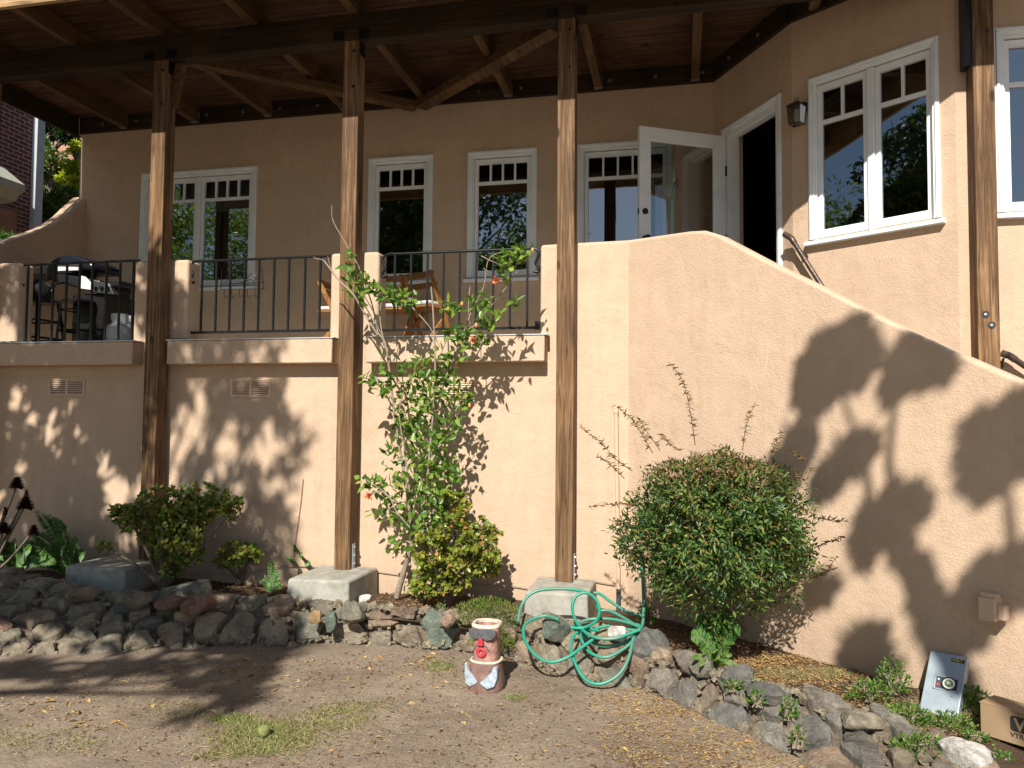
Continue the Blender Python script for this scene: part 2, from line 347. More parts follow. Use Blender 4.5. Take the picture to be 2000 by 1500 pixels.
def leafmesh(name, P, D, Nn, L, W, mat, parent=None, loc=(0, 0, 0), prof=POINT, fold=.18, curl=.12):
    P, D, Nn = (np.asarray(a, float) for a in (P, D, Nn)); n = len(P); L = np.broadcast_to(np.asarray(L, float), (n,)); W = np.broadcast_to(np.asarray(W, float), (n,))
    D = D/np.maximum(np.linalg.norm(D, axis=1, keepdims=True), 1e-6); Sx = np.cross(D, Nn); Sx /= np.maximum(np.linalg.norm(Sx, axis=1, keepdims=True), 1e-6); Nz = np.cross(Sx, D)
    base = np.array(root_of(parent).location if parent else loc)
    V = np.empty((n, 6, 3))
    for k, (a, b) in enumerate(prof):
        V[:, k] = P-base + D*(L*a)[:, None] + Sx*(W*b)[:, None] + Nz*(W*abs(b)*fold*2-L*a*a*curl)[:, None]
    me = bpy.data.meshes.new(name); me.vertices.add(n*6); me.vertices.foreach_set('co', V.ravel())
    idx = (np.arange(n)[:, None]*6+np.array([0, 1, 2, 3, 0, 3, 4, 5])[None]).ravel()
    me.loops.add(n*8); me.loops.foreach_set('vertex_index', idx.astype(np.int32)); me.polygons.add(n*2)
    me.polygons.foreach_set('loop_start', (np.arange(n*2)*4).astype(np.int32)); me.polygons.foreach_set('loop_total', np.full(n*2, 4, np.int32))
    me.update(calc_edges=True); me.materials.append(MATS[mat]); o = bpy.data.objects.new(name, me); C.objects.link(o)
    if parent: o.parent = parent
    else: o.location = loc
    return o
def rdir(n): 
    v = RNG.normal(size=(n, 3)); return v/np.linalg.norm(v, axis=1, keepdims=True)
def spline(pts, per=6):
    pts = [Vector(p) for p in pts]; out = []
    q = [pts[0]*2-pts[1]]+pts+[pts[-1]*2-pts[-2]]
    for i in range(1, len(q)-2):
        for k in range(per):
            t = k/per; a, b, c, d = q[i-1], q[i], q[i+1], q[i+2]
            out.append(((b*2)+(c-a)*t+(a*2-b*5+c*4-d)*t*t+(b*3-a-c*3+d)*t*t*t)*.5)
    out.append(pts[-1]); return out
def text_mesh(txt, size, mat, parent, mtx, name='lettering', extrude=.0006, bold=0):
    cu = bpy.data.curves.new(name, 'FONT'); cu.body = txt; cu.size = size; cu.extrude = extrude; cu.offset = bold; cu.align_x = 'LEFT'
    t = bpy.data.objects.new(name+'_tmp', cu); C.objects.link(t); bpy.context.view_layer.update()
    me = bpy.data.meshes.new_from_object(t); bpy.data.objects.remove(t); bpy.data.curves.remove(cu)
    L = root_of(parent).location; me.transform(Matrix.Translation(-L) @ mtx); me.materials.clear(); me.materials.append(MATS[mat])
    o = bpy.data.objects.new(name, me); C.objects.link(o); o.parent = parent; return o
class Fr:                                   # a vertical wall plane: s along it, z up, d outward (towards the yard)
    def __init__(s, p0, p1):
        s.o = Vector((p0[0], p0[1], 0)); d = Vector((p1[0]-p0[0], p1[1]-p0[1], 0)); s.len = d.length; s.u = d.normalized()
        s.n = Vector((s.u.y, -s.u.x, 0))
    def P(s, a, z, d=0): return s.o+s.u*a+s.n*d+Vector((0, 0, z))
    def hit(s, x, y, d=0):
        p = onp(x, y, s.n, s.n.dot(s.o)+d); return ((p-s.o).dot(s.u), p.z)
def fbox(mb, fr, s0, s1, z0, z1, d0, d1):
    return mb.obox(fr.P(s0, z0, d0), fr.u*(s1-s0), fr.n*(d1-d0), Vector((0, 0, z1-z0)))
def wall_mesh(mb, fr, s0, s1, z0, z1, th, holes):
    ss = sorted({s0, s1, *[h[0] for h in holes], *[h[1] for h in holes]}); zs = sorted({z0, z1, *[h[2] for h in holes], *[h[3] for h in holes]})
    for i in range(len(ss)-1):
        for j in range(len(zs)-1):
            a, b, c, d = ss[i], ss[i+1], zs[j], zs[j+1]
            if any(h[0]-1e-6 <= a and b <= h[1]+1e-6 and h[2]-1e-6 <= c and d <= h[3]+1e-6 for h in holes): continue
            mb.add([fr.P(a, c), fr.P(b, c), fr.P(b, d), fr.P(a, d)], [(0, 1, 2, 3)])
            mb.add([fr.P(a, c, -th), fr.P(b, c, -th), fr.P(b, d, -th), fr.P(a, d, -th)], [(3, 2, 1, 0)])
    for a, b, c, d in holes:
        for p, q in (((a, c), (a, d)), ((a, d), (b, d)), ((b, d), (b, c)), ((b, c), (a, c))):
            mb.add([fr.P(*p), fr.P(*q), fr.P(*q, -th), fr.P(*p, -th)], [(0, 1, 2, 3)])
    mb.add([fr.P(s1, z0), fr.P(s1, z0, -th), fr.P(s1, z1, -th), fr.P(s1, z1)], [(0, 1, 2, 3)])
    mb.add([fr.P(s0, z0), fr.P(s0, z0, -th), fr.P(s0, z1, -th), fr.P(s0, z1)], [(3, 2, 1, 0)])
#@@HOUSE
# ------------------------------------------------------------------ house
FLOOR = 2.31; BACK = 8.24; W0 = 6.40
C4 = (-7.46, BACK); C3 = (.357, BACK); C2 = (.983, 7.132); C1 = (2.06, 6.35); C0 = (6.5, 6.35)
fb = Fr(C4, C3); fd = Fr(C3, C2); fw = Fr(C2, C1); ff = Fr(C1, C0)
house = thing('stucco_house', (0, 7, 0), 'peach stucco house with white framed windows behind the raised porch', 'house')
def xs(fr, *p): return [fr.hit(*q) for q in p]
def hole_b(x0, x1): return (x0-C4[0], x1-C4[0])
ZT, ZB = 4.60, 3.19
wins_b = [hole_b(-6.55, -4.96), hole_b(-3.53, -2.745), hole_b(-2.335, -1.54), hole_b(-1.09, -.06)]
holes_b = [(a+.03, b-.03, ZB, ZT) for a, b in wins_b]
mb = MB(); wall_mesh(mb, fb, 0, fb.len, FLOOR-.3, 8.2, .2, holes_b)
mb.build('wall', 'stucco', house)
D0, D1, DT = .22, 1.07, 4.56
mb = MB(); wall_mesh(mb, fd, 0, fd.len, FLOOR-.3, 8.2, .2, [(D0, D1, FLOOR-.3, DT)]); mb.build('wall', 'stucco', house)
sW0 = fw.hit(1579, 147)[0]; sW1 = fw.hit(1833, 75)[0]
mb = MB(); wall_mesh(mb, fw, 0, fw.len, 0, 8.2, .2, [(sW0+.03, sW1-.03, 3.19, 4.60)]); mb.build('wall', 'stucco', house)
sF0, sF1 = 2.325-C1[0], 3.75-C1[0]
mb = MB(); wall_mesh(mb, ff, 0, ff.len, -.3, 8.2, .2, [(sF0+.03, sF1-.03, 3.19, 4.59)]); mb.build('wall', 'stucco', house)
mb = MB()   # left, right and rear walls
mb.add([(C4[0], BACK, 0), (C4[0], 15, 0), (C4[0], 15, 8.2), (C4[0], BACK, 8.2)], [(3, 2, 1, 0)])
mb.add([(6.5, 6.35, 0), (6.5, 15, 0), (6.5, 15, 8.2), (6.5, 6.35, 8.2)], [(0, 1, 2, 3)])
mb.add([(C4[0], 15, 0), (6.5, 15, 0), (6.5, 15, 8.2), (C4[0], 15, 8.2)], [(3, 2, 1, 0)])
mb.build('wall', 'stucco', house)
mb = MB(); mb.prism([(-7.9, 7.8, 8.2), (.2, 7.8, 8.2), (2, 5.9, 8.2), (6.9, 5.9, 8.2), (6.9, 15.4, 8.2), (-7.9, 15.4, 8.2)], (0, 0, .25)); mb.build('roof', 'roof_tile', house)
# room behind the openings; its unlit dimness is put into the near-black wall colour
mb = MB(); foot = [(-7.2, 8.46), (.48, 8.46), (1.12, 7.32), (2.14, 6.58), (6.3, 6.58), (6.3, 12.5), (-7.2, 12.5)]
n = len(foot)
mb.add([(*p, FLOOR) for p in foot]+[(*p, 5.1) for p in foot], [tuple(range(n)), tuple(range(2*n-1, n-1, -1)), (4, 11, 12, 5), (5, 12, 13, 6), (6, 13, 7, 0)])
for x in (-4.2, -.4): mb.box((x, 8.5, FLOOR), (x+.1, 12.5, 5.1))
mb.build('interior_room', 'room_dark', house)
def window(fr, s0, s1, z0, z1, nsash=1, lights=4, lz=.235, blind=0, cas=.062, deep=.07, label=None):
    f = MB()                                         # outer casing, moulded in two steps, head, sides and sill
    for (e0, e1, d0, d1) in ((0, cas, -.01, .022), (.012, cas*.55, .022, .034), (cas, cas+.014, -deep, .004)):
        fbox(f, fr, s0+e0, s0+e1, z0+.02, z1-e1, d0, d1); fbox(f, fr, s1-e1, s1-e0, z0+.02, z1-e1, d0, d1)
        fbox(f, fr, s0+e0, s1-e0, z1-e1, z1-e0, d0, d1+.001)
    fo = f.build('window', 'white_paint', house, bevel=.003)
    if label: fo['label'] = label
    si = MB(); si.prism([fr.P(s0-.03, z0-.035, -.02), fr.P(s0-.03, z0-.035, .06), fr.P(s0-.03, z0-.003, .06), fr.P(s0-.03, z0+.028, -.06), fr.P(s0-.03, z0-.0, -.06)], fr.u*(s1-s0+.06))
    si.build('sill', 'white_paint', fo, bevel=.003)
    i0, i1 = s0+cas+.014, s1-cas-.014; mull = .055 if nsash > 1 else 0
    wd = (i1-i0-mull*(nsash-1))/nsash
    if nsash > 1:
        f = MB(); fbox(f, fr, i0+wd, i0+wd+mull, z0+.02, z1-cas-.02, -.05, -.002); f.build('mullion', 'white_paint', fo, bevel=.003)
    st = .038
    for k in range(nsash):
        a = i0+k*(wd+mull)+.003; b = a+wd-.006; c = z0+.03; d = z1-cas-.024
        f = MB(); D_ = (-.062, -.022)
        fbox(f, fr, a, a+st, c, d, *D_); fbox(f, fr, b-st, b, c, d, *D_); fbox(f, fr, a+st, b-st, c, c+.07, *D_); fbox(f, fr, a+st, b-st, d-.055, d, *D_)
        zt = d-.055-lz; fbox(f, fr, a+st, b-st, zt-.035, zt, *D_)
        for q in range(1, lights):
            xq = a+st+(b-a-2*st)*q/lights; fbox(f, fr, xq-.011, xq+.011, zt, d-.055, -.058, -.026)
        sa = f.build('sash', 'white_paint', fo, bevel=.0025)
        g = MB(); g.add([fr.P(a+st-.01, c+.05, -.045), fr.P(b-st+.01, c+.05, -.045), fr.P(b-st+.01, zt-.02, -.045), fr.P(a+st-.01, zt-.02, -.045)], [(0, 1, 2, 3)])
        g.build('pane', 'glass', fo)
        g = MB(); g.add([fr.P(a+st-.01, zt-.015, -.046), fr.P(b-st+.01, zt-.015, -.046), fr.P(b-st+.01, d-.04, -.046), fr.P(a+st-.01, d-.04, -.046)], [(0, 1, 2, 3)])
        g.build('pane', 'glass', fo)
        if blind:
            g = MB(); zz = d-.05
            while zz > zt-.02-blind: g.prism([fr.P(a+st-.02, zz, -.11), fr.P(a+st-.02, zz-.014, -.13), fr.P(a+st-.02, zz-.0155, -.13), fr.P(a+st-.02, zz-.0015, -.11)], fr.u*(b-a-2*st+.04)); zz -= .017
            fbox(g, fr, a+st-.02, b-st+.02, zz-.015, zz, -.135, -.105)
            g.build('blind', 'blind_slat', fo)
    return fo
window(fb, *wins_b[0], 3.17, 4.63, 2, 4, .21, blind=.10, label='double casement window with lowered blinds behind the barbecue')
window(fb, *wins_b[1], 3.17, 4.625, 1, 4, .20, label='narrow casement window above the folding chairs')
window(fb, *wins_b[2], 3.17, 4.62, 1, 4, .20, label='narrow casement window right of the hibiscus top')
window(fb, *wins_b[3], 3.17, 4.62, 1, 5, .22, label='casement window partly hidden by the open door')
window(fw, sW0, sW1, 3.17, 4.62, 2, 2, .26, cas=.05, deep=.09, label='large two-leaf casement window right of the lantern')
window(ff, sF0, sF1, 3.17, 4.60, 2, 2, .27, cas=.062, label='window cut by the right edge of the picture')
# curtain and lampshade inside
mb = MB(); pts = []
for i in range(60): pts.append((-6.05+i*.006, 8.62+.02*sin(i*1.1), 0))
for i in range(59): mb.add([Vector(pts[i])+Vector((0, 0, 2.6)), Vector(pts[i+1])+Vector((0, 0, 2.6)), Vector(pts[i+1])+Vector((0, 0, 4.5)), Vector(pts[i])+Vector((0, 0, 4.5))], [(0, 1, 2, 3)])
mb.build('curtain', 'room_curtain', house)
# door frame and open door
f = MB()
for (e0, e1, d0, d1) in ((-.055, 0, -.005, .02), (-.045, -.02, .02, .03), (0, .03, -.14, .004)):
    fbox(f, fd, D0+e0, D0+e1, FLOOR, DT-e1, d0, d1); fbox(f, fd, D1-e1, D1-e0, FLOOR, DT-e1, d0, d1); fbox(f, fd, D0+e0, D1-e0, DT-e1, DT-e0, d0, d1+.001)
fbox(f, fd, D0+.03, D1-.03, DT-.045, DT-.03, -.11, -.05)
dfm = f.build('door_frame', 'white_paint', house, bevel=.003)
hinge = fd.P(D0+.03, 0, .03); free = aZ(1249, 245, 4.52); free.z = 0
dv = (free-hinge); fdoor = Fr((free.x, free.y), (hinge.x, hinge.y)); DW = fdoor.len
f = MB(); zb, zt = FLOOR+.015, 4.52; th = .042
fbox(f, fdoor, 0, .115, zb, zt, -th, 0); fbox(f, fdoor, DW-.115, DW, zb, zt, -th, 0); fbox(f, fdoor, .115, DW-.115, zt-.125, zt, -th, 0); fbox(f, fdoor, .115, DW-.115, zb, zb+.25, -th, 0)
for a, b, c, d in ((.115, .128, zb+.25, zt-.125), (DW-.128, DW-.115, zb+.25, zt-.125), (.128, DW-.128, zb+.25, zb+.263), (.128, DW-.128, zt-.138, zt-.125)): fbox(f, fdoor, a, b, c, d, -th+.008, -.006)
door = f.build('door', 'white_paint', house, bevel=.003); door['label'] = 'open white door with one tall glass pane'
g = MB(); g.add([fdoor.P(.12, zb+.25, -.02), fdoor.P(DW-.12, zb+.25, -.02), fdoor.P(DW-.12, zt-.125, -.02), fdoor.P(.12, zt-.125, -.02)], [(0, 1, 2, 3)]); g.build('pane', 'glass', door)
kb = aY(1261, 411, 7.55); kz = kb.z
g = MB(); g.lathe(fdoor.P(.062, kz, 0), [(.031, 0), (.031, .008), (.018, .012), (.018, .022), (.0, .024)], 20, fdoor.n); g.build('deadbolt', 'black_iron', door, smooth=40)
g = MB(); g.lathe(fdoor.P(.062, kz-.27, 0), [(.031, 0), (.031, .008), (.012, .012), (.012, .04), (.028, .05), (.028, .066), (.015, .074), (0, .075)], 20, fdoor.n); g.build('door_knob', 'black_iron', door, smooth=40)
g = MB(); fbox(g, fdoor, -.003, 0, kz-.03, kz+.03, -.034, -.01); g.build('latch_plate', 'black_iron', door)
for hz in (4.16, 3.45, 2.6):
    g = MB(); g.lathe(fdoor.P(DW+.012, hz-.05, .004), [(.008, 0), (.008, .1)], 10); fbox(g, fdoor, DW-.001, DW+.02, hz-.05, hz+.05, -.012, .002); g.build('hinge', 'black_iron', door)
# porch floor, lower wall, ledges, pillars
WL = -9.0
mb = MB(); mb.prism([(WL, W0+.005, FLOOR-.28), (-1.15, W0+.005, FLOOR-.28), (-.42, W0+.005, FLOOR-.28), (.27+.01, 5.92, FLOOR-.28), (1.07, 7.02, FLOOR-.28), (.95, 7.1, FLOOR-.28), (.3, 8.2, FLOOR-.28), (WL, 8.2, FLOOR-.28)], (0, 0, .275))
mb.build('porch_floor', 'concrete', house)
P3X = aY(1055, 560, W0).x
SW = Fr((-.415, W0), (-.415+cos(radians(36))*3.2, W0-sin(radians(36))*3.2))
mb = MB(); mb.box((WL, W0, -.4), (-.92, W0+.16, FLOOR-.02)); mb.build('lower_wall', 'stucco', house)
def ledge(x0, x1):
    m_ = MB(); m_.box((x0, W0-.145, 2.09), (x1, W0+.02, FLOOR)); o = m_.build('ledge', 'stucco', house, bevel=.012, seg=3)
    f_ = MB(); f_.box((x0-.01, W0-.152, FLOOR+.0005), (x1+.02, W0+.1, FLOOR+.010)); f_.build('flashing', 'flashing', o)
ledge(WL, aY(258, 690, W0-.145).x); ledge(aY(325, 690, W0-.145).x, aY(648, 690, W0-.145).x); ledge(aY(713, 690, W0-.145).x, aY(1063.5, 690, W0-.145).x)
PT = 3.10
def pillar(x0, x1, z=PT, dep=.21):
    m_ = MB(); m_.prism([(x0, W0-.003, FLOOR-.03), (x1, W0-.003, FLOOR-.03), (x1, W0-.003, z), (x0, W0-.003, z)], (0, dep, 0)); m_.build('pillar', 'stucco', house, bevel=.03, seg=4)
P1a, P1b = aY(262, 560, W0).x, aY(366, 560, W0).x; P2a, P2b = aY(645, 560, W0).x, aY(739, 560, W0).x; P0b = aY(34, 560, W0).x; P3a = aY(1055, 560, W0).x
pillar(P1a, P1b); pillar(P2a, P2b); pillar(-6.85, P0b, 3.14)
# tarps tucked under the pillars
for x, wd in ((-4.62, .16), (-6.62, .3)):
    m_ = MB()
    for i in range(6): m_.add([(x+wd*i/6, W0-.15, FLOOR+.014+.006*(i % 2)), (x+wd*(i+1)/6, W0-.15, FLOOR+.014+.006*((i+1) % 2)), (x+wd*(i+1)/6, W0-.005, FLOOR+.02), (x+wd*i/6, W0-.005, FLOOR+.02)], [(0, 1, 2, 3)])
    tag(m_.build('tarp', 'tarp_blue', loc=(x, W0, FLOOR)), 'scrap of blue tarp on the ledge '+('beside the second post' if x > -5 else 'at the far left pillar'), 'tarp')
# left wing wall with swooping top
XW = -7.35
sw_pts = [(174, 383), (150, 405), (134, 421), (115, 435), (96, 445.6), (75, 453), (57.6, 458.8), (30, 468), (12, 474)]
prof = [aX(x, y, XW) for x, y in sw_pts]; prof.append(Vector((XW, 6.6, 3.44))); prof.append(Vector((XW, 6.42, 3.40)))
poly = [Vector((XW, BACK-.003, 1.9))]+prof+[Vector((XW, 6.42, 1.9))]
mb = MB(); mb.prism(poly, (-.24, 0, 0)); mb.build('wing_wall', 'stucco', house, bevel=.015, seg=3)
# foundation vents
def vent(px0, px1, y0, y1, lab):
    a = aY(px0, y0, W0); b = aY(px1, y1, W0); x0, x1, z1, z0 = a.x, b.x, a.z, b.z
    f = MB(); e = .018; Y0 = W0-.012
    for q in ((x0, x1, z1-e, z1), (x0, x1, z0, z0+e), (x0, x0+e, z0+e, z1-e), (x1-e, x1, z0+e, z1-e), ((x0+x1)/2-.012, (x0+x1)/2+.012, z0+e, z1-e)): f.box((q[0], Y0, q[2]), (q[1], W0+.004, q[3]))
    nl = 7; xm = (x0+x1)/2
    for k in range(nl):
        z = z0+e+(z1-z0-2*e)*(k+.5)/nl
        for u0, u1 in ((x0+e, xm-.012), (xm+.012, x1-e)): f.prism([(u0, W0-.002, z+.007), (u0, W0-.011, z-.005), (u0, W0-.011, z-.008), (u0, W0-.002, z+.004)], (u1-u0, 0, 0))
    vo = f.build('vent', 'vent_paint', house, bevel=.002); vo['label'] = lab
    g = MB(); g.box((x0+.005, W0-.0015, z0+.005), (x1-.005, W0+.001, z1-.005)); g.build('vent_screen', 'ink', vo)
vent(97, 166, 740, 774, 'left foundation vent under the barbecue'); vent(452, 529, 740, 776, 'foundation vent under the wire rack'); vent(868, 930, 740, 779, 'foundation vent behind the hibiscus')
# cable along the foot of the wall
def near_wall(pts, Y): return spline([aY(x, y, Y) for x, y in pts], 5)
mb = MB(); mb.tube(near_wall([(380, 1120), (470, 1122), (560, 1106), (660, 1110), (730, 1116), (790, 1124), (900, 1138), (1000, 1145), (1060, 1152), (1120, 1132), (1200, 1142)], W0-.02), .004, 6)
mb.build('cable', 'twig', house)
mb = MB(); mb.tube(near_wall([(592, 935), (587, 985), (578, 1050), (572, 1105)], W0-.012), .0028, 6); mb.build('cable', 'wire_red', house)
# gas pipe / conduit on the wall
mb = MB(); a = aY(1203, 802, W0-.03); b = aY(1208, 1150, W0-.03); mb.tube([a, b], .017, 14)
pipe = thing('wall_pipe', (b.x, b.y, 0), 'peach painted pipe running up the wall left of the big round shrub', 'pipe')
mb.build('pipe', 'conduit_paint', pipe, smooth=40)
mb = MB(); mb.tube([b+Vector((0, 0, 0)), b-Vector((0, 0, .3))], .019, 14); mb.build('pipe_stub', 'galv_dark', pipe, smooth=40)
mb = MB(); mb.lathe(a-Vector((0, 0, .02)), [(.021, 0), (.021, .05), (.016, .056), (0, .058)], 14); mb.build('cap', 'conduit_paint', pipe, smooth=40)
# ------------------------------------------------------------------ stair
stair = thing('outdoor_stair', (0, 5.6, 0), 'stucco walled stair descending to the right from the open door', 'stair')
tops = [(1228, 468), (1290, 459), (1345, 451), (1375, 449.5), (1400, 457), (1500, 510), (1600, 558), (1700, 610), (1850, 680), (2000, 745), (2150, 812)]
prof = [SW.P(*SW.hit(x, y)) for x, y in tops]
def stair_wall():
    zf = FLOOR-.02
    st = [(Vector((P3X, W0, 0)), PT, Vector((P3X, W0+.16, 0))), (Vector((-.92, W0, 0)), PT+.006, Vector((-.92, W0+.16, 0)))]
    off = .16
    for i, p in enumerate(prof):
        b_ = Vector((p.x, p.y, 0)); bk = b_-SW.n*off if i else Vector((-.415+.16*tan(radians(18)), W0+.16, 0)); st.append((b_, p.z, bk))
    V, F_ = [], []
    for q, (f_, z, b_) in enumerate(st): zb_ = zf if q == 0 else -.5; V += [f_+Vector((0, 0, zb_)), f_+Vector((0, 0, z)), b_+Vector((0, 0, z)), b_+Vector((0, 0, zb_))]
    n_ = len(st); k = len(V); V += [st[1][0]+Vector((0, 0, zf)), st[1][2]+Vector((0, 0, zf))]
    for i in range(n_-1):
        a, c = i*4, i*4+4; F_.append((a+1, c+1, c+2, a+2))
        if i == 0: F_ += [(0, k, 5, 1), (2, 6, k+1, 3), (0, 1, 2, 3)]
        elif i == 1: F_ += [(4, 8, 9, 5, k), (6, 10, 11, 7, k+1)]
        else: F_ += [(a, c, c+1, a+1), (a+2, c+2, c+3, a+3)]
    e = (n_-1)*4; F_ += [(e, e+3, e+2, e+1)]
    m_ = MB(); m_.v = V; m_.f = F_; o = m_.build('side_wall', 'stucco', stair, bevel=.026, seg=4)
    me = o.data; at = me.attributes.new('bevel_weight_edge', 'FLOAT', 'EDGE'); L = stair.location
    top = {i*4+1 for i in range(n_)} | {i*4+2 for i in range(n_)}
    for ed in me.edges:
        a, b = ed.vertices
        longi = (a in top and b in top) and (a % 4 == b % 4)
        if longi or {a, b} in ({0, 1}, {1, 2}, {2, 3}): at.data[ed.index].value = 1
    o.modifiers[0].limit_method = 'WEIGHT'
stair_wall()
for k in range(11):
    m_ = MB(); s0 = .85+k*.29; z1 = FLOOR-.18*(k+1)
    m_.obox(SW.P(s0, z1-.5, -.165), SW.u*.30, SW.n*-1.23, Vector((0, 0, .5))); m_.build('step', 'concrete', stair, bevel=.008)
#@@DECK
# ------------------------------------------------------------------ raised wooden deck
deck = thing('raised_deck', (-1.5, 6, 0), 'dark brown wooden deck on tall posts shading the porch', 'deck')
XL, XR = -7.45, 5.2; YF = 5.27; ZJ = 5.2; JH = .185; BT = 4.956
mb = MB(); PY0, PY1 = 6.2, 6.345
def post(x0, x1, ztop, zbot, lab):
    m_ = MB(); m_.box((x0, PY0, zbot), (x1, PY1, ztop)); o = m_.build('post', 'post_wood', deck, bevel=.006); o['label'] = lab; return o
pp = [(aY(815/2.857, 600, 6.2).x+.0, 'post standing behind the big jade plant'), (-2.915, 'post between the porch railings'), (-.99, 'post between hibiscus and hose'), (2.135, 'post rising behind the stair wall')]
posts = []
for x, lab in pp:
    zb = -.2 if x > 1 else .3
    o = post(x, x+.145, BT, zb, lab); posts.append(o)
    for sx in (-1, 1):                                   # steel straps at the head
        xx = x-.007 if sx < 0 else x+.145
        m_ = MB(); m_.box((xx, PY0+.02, BT-.12), (xx+.007, PY1-.02, BT+.02)); m_.box((xx-(.09 if sx < 0 else 0), PY0-.008, BT+.005), (xx+.007+(.09 if sx > 0 else 0), PY0-.001, BT+.09))
        for q in range(2): m_.lathe((xx+(-.06+q*.04 if sx < 0 else .02+q*.04), PY0-.008, BT+.05), [(.009, 0), (.009, .006), (0, .007)], 8, (0, -1, 0))
        m_.build('strap', 'black_iron', o)
    m_ = MB()
    for z in ((BT-.1, BT-.42) if x < 1 else (4.52,)): m_.lathe((x+.10, PY0, z), [(.013, 0), (.013, .008), (0, .009)], 10, (0, -1, 0))
    m_.build('bolt', 'black_iron', o)
    if x < 1:
        m_ = MB(); m_.box((x+.145, PY0+.05, zb-.02), (x+.151, PY0+.1, zb+.22))
        for q in range(3): m_.lathe((x+.151, PY0+.075, zb+.05+q*.07), [(.009, 0), (.009, .01), (0, .011)], 8, (1, 0, 0))
        m_.build('post_base', 'galvanised', o)
# side plate and drilled holes of the fourth post
m_ = MB(); p = aY(1872, 60, 6.24); m_.box((2.135-.045, 6.22, 4.28), (2.135, 6.33, 5.2)); m_.build('side_strap', 'black_iron', posts[3])
for q in ((1925, 614), (1937, 635)):
    c_ = aY(*q, 6.2); m_ = MB(); m_.lathe(c_+Vector((0, -.0015, 0)), [(.027, 0), (.027, .0015), (0, .0016)], 16, (0, -1, 0)); h_ = m_.build('bolt_hole', 'ink', posts[3])
    m_ = MB(); m_.lathe(c_+Vector((0, -.002, -.004)), [(.013, 0), (.013, .006), (.004, .008), (0, .008)], 10, (0, -1, 0)); m_.build('bolt', 'bolt_metal', h_)
o = post(-6.84, -6.70, BT, .2, 'post at the far left edge')
for a, b in ((XL, -2.9), (-2.897, 2.2), (2.203, XR)):
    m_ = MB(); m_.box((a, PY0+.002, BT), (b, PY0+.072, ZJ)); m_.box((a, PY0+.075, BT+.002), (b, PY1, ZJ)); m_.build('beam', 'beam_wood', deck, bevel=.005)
jx = [-6.82, -5.82, -4.84, -3.86, -2.87, -1.90, -.90, .12, 1.1, 2.1, 3.1, 4.1]
def back_y(x):
    if x < C3[0]: return BACK
    if x < C2[0]: return BACK+(x-C3[0])/(C2[0]-C3[0])*(C2[1]-BACK)
    if x < C1[0]: return C2[1]+(x-C2[0])/(C1[0]-C2[0])*(C1[1]-C2[1])
    return 6.35
for x in jx:
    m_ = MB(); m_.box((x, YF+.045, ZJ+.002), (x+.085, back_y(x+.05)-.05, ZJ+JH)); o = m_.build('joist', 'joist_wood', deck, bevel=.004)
    if x < 1:
        m_ = MB(); y = back_y(x)-.05; m_.box((x-.004, y-.06, ZJ-.003), (x+.089, y, ZJ+.001)); m_.box((x+.086, y-.06, ZJ), (x+.089, y, ZJ+.13)); m_.build('joist_hanger', 'bolt_metal', o)
for a, b, fr in ((0, fb.len, fb), (0, fd.len, fd), (0, fw.len, fw), (0, 3.0, ff)):
    m_ = MB(); fbox(m_, fr, a+.002, b-.002, ZJ-.01, ZJ+JH+.01, .002, .047); o = m_.build('ledger', 'beam_wood', deck, bevel=.003)
    k = .35
    while k < b-.1:
        m_ = MB(); m_.lathe(fr.P(k, ZJ+.09, .047), [(.022, 0), (.022, .003), (.011, .004), (.011, .014), (0, .015)], 10, fr.n); m_.build('bolt', 'bolt_metal', o); k += .49
y = YF+.04; i = 0                                                    # decking boards, seen from below
while y < 8.2:
    m_ = MB(); x1 = XR
    y1 = min(y+.138, 8.2)
    if y1 > 6.3: # cut at the bay
        ym = y1
        x1 = C3[0]+(BACK-ym)/(BACK-C2[1])*(C2[0]-C3[0]) if ym > C2[1] else C2[0]+(C2[1]-ym)/(C2[1]-C1[1])*(C1[0]-C2[0])
    x1 = x1+.11 if y1 > 6.3 else x1
    z = ZJ+JH+.001+.003*((i*7) % 3-1)*.5+.002
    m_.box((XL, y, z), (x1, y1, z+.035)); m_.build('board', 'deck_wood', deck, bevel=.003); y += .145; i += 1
m_ = MB(); m_.box((XL-.002, YF, 5.055), (XR, YF+.04, 5.45)); m_.build('fascia', 'fascia_wood', deck, bevel=.004)
m_ = MB(); m_.box((XL-.045, YF+.045, 5.15), (XL-.005, 8.2, 5.42)); m_.build('end_joist', 'beam_wood', deck, bevel=.004)
# solid board guard around the deck: vertical boards with thin gaps
m_ = MB(); m_.box((XL, YF+.005, 5.455), (XR, YF+.035, 5.58)); m_.build('guard_kickboard', 'fascia_wood', deck)
m_ = MB(); m_.box((XL, YF-.01, 6.52), (XR, YF+.09, 6.56)); m_.build('guard_cap', 'fascia_wood', deck)
x = XL; gb = None
while x < XR-.1:
    if gb is None:
        m_ = MB(); m_.box((x, YF+.012, 5.585), (x+.128, YF+.032, 6.52)); gb = m_.build('guard_board', 'fascia_wood', deck)
    else:
        c_ = gb.copy(); C.objects.link(c_); c_.parent = deck; c_.location.x = x-XL
    x += .15
# lateral braces under the joists
def brace(p, q, wd, z):
    a = aZ(*p, z); b = aZ(*q, z); d = (b-a).normalized(); n_ = Vector((-d.y, d.x, 0))
    m_ = MB(); m_.obox(a-n_*wd/2, b-a, n_*wd, Vector((0, 0, .085))); m_.build('brace', 'joist_wood', deck, bevel=.004)
brace((1085, 62), (822, 213), .15, 5.10); brace((345, 122), (812, 215), .13, 5.095)
m_ = MB(); a = Vector((-4.69, 6.27, 4.62)); b = Vector((-4.25, 6.27, 4.95)); m_.bar((-4.695, 6.3, 4.55), (-4.62, 6.3, 4.95), .05, .09); m_.build('knee_block', 'joist_wood', deck)
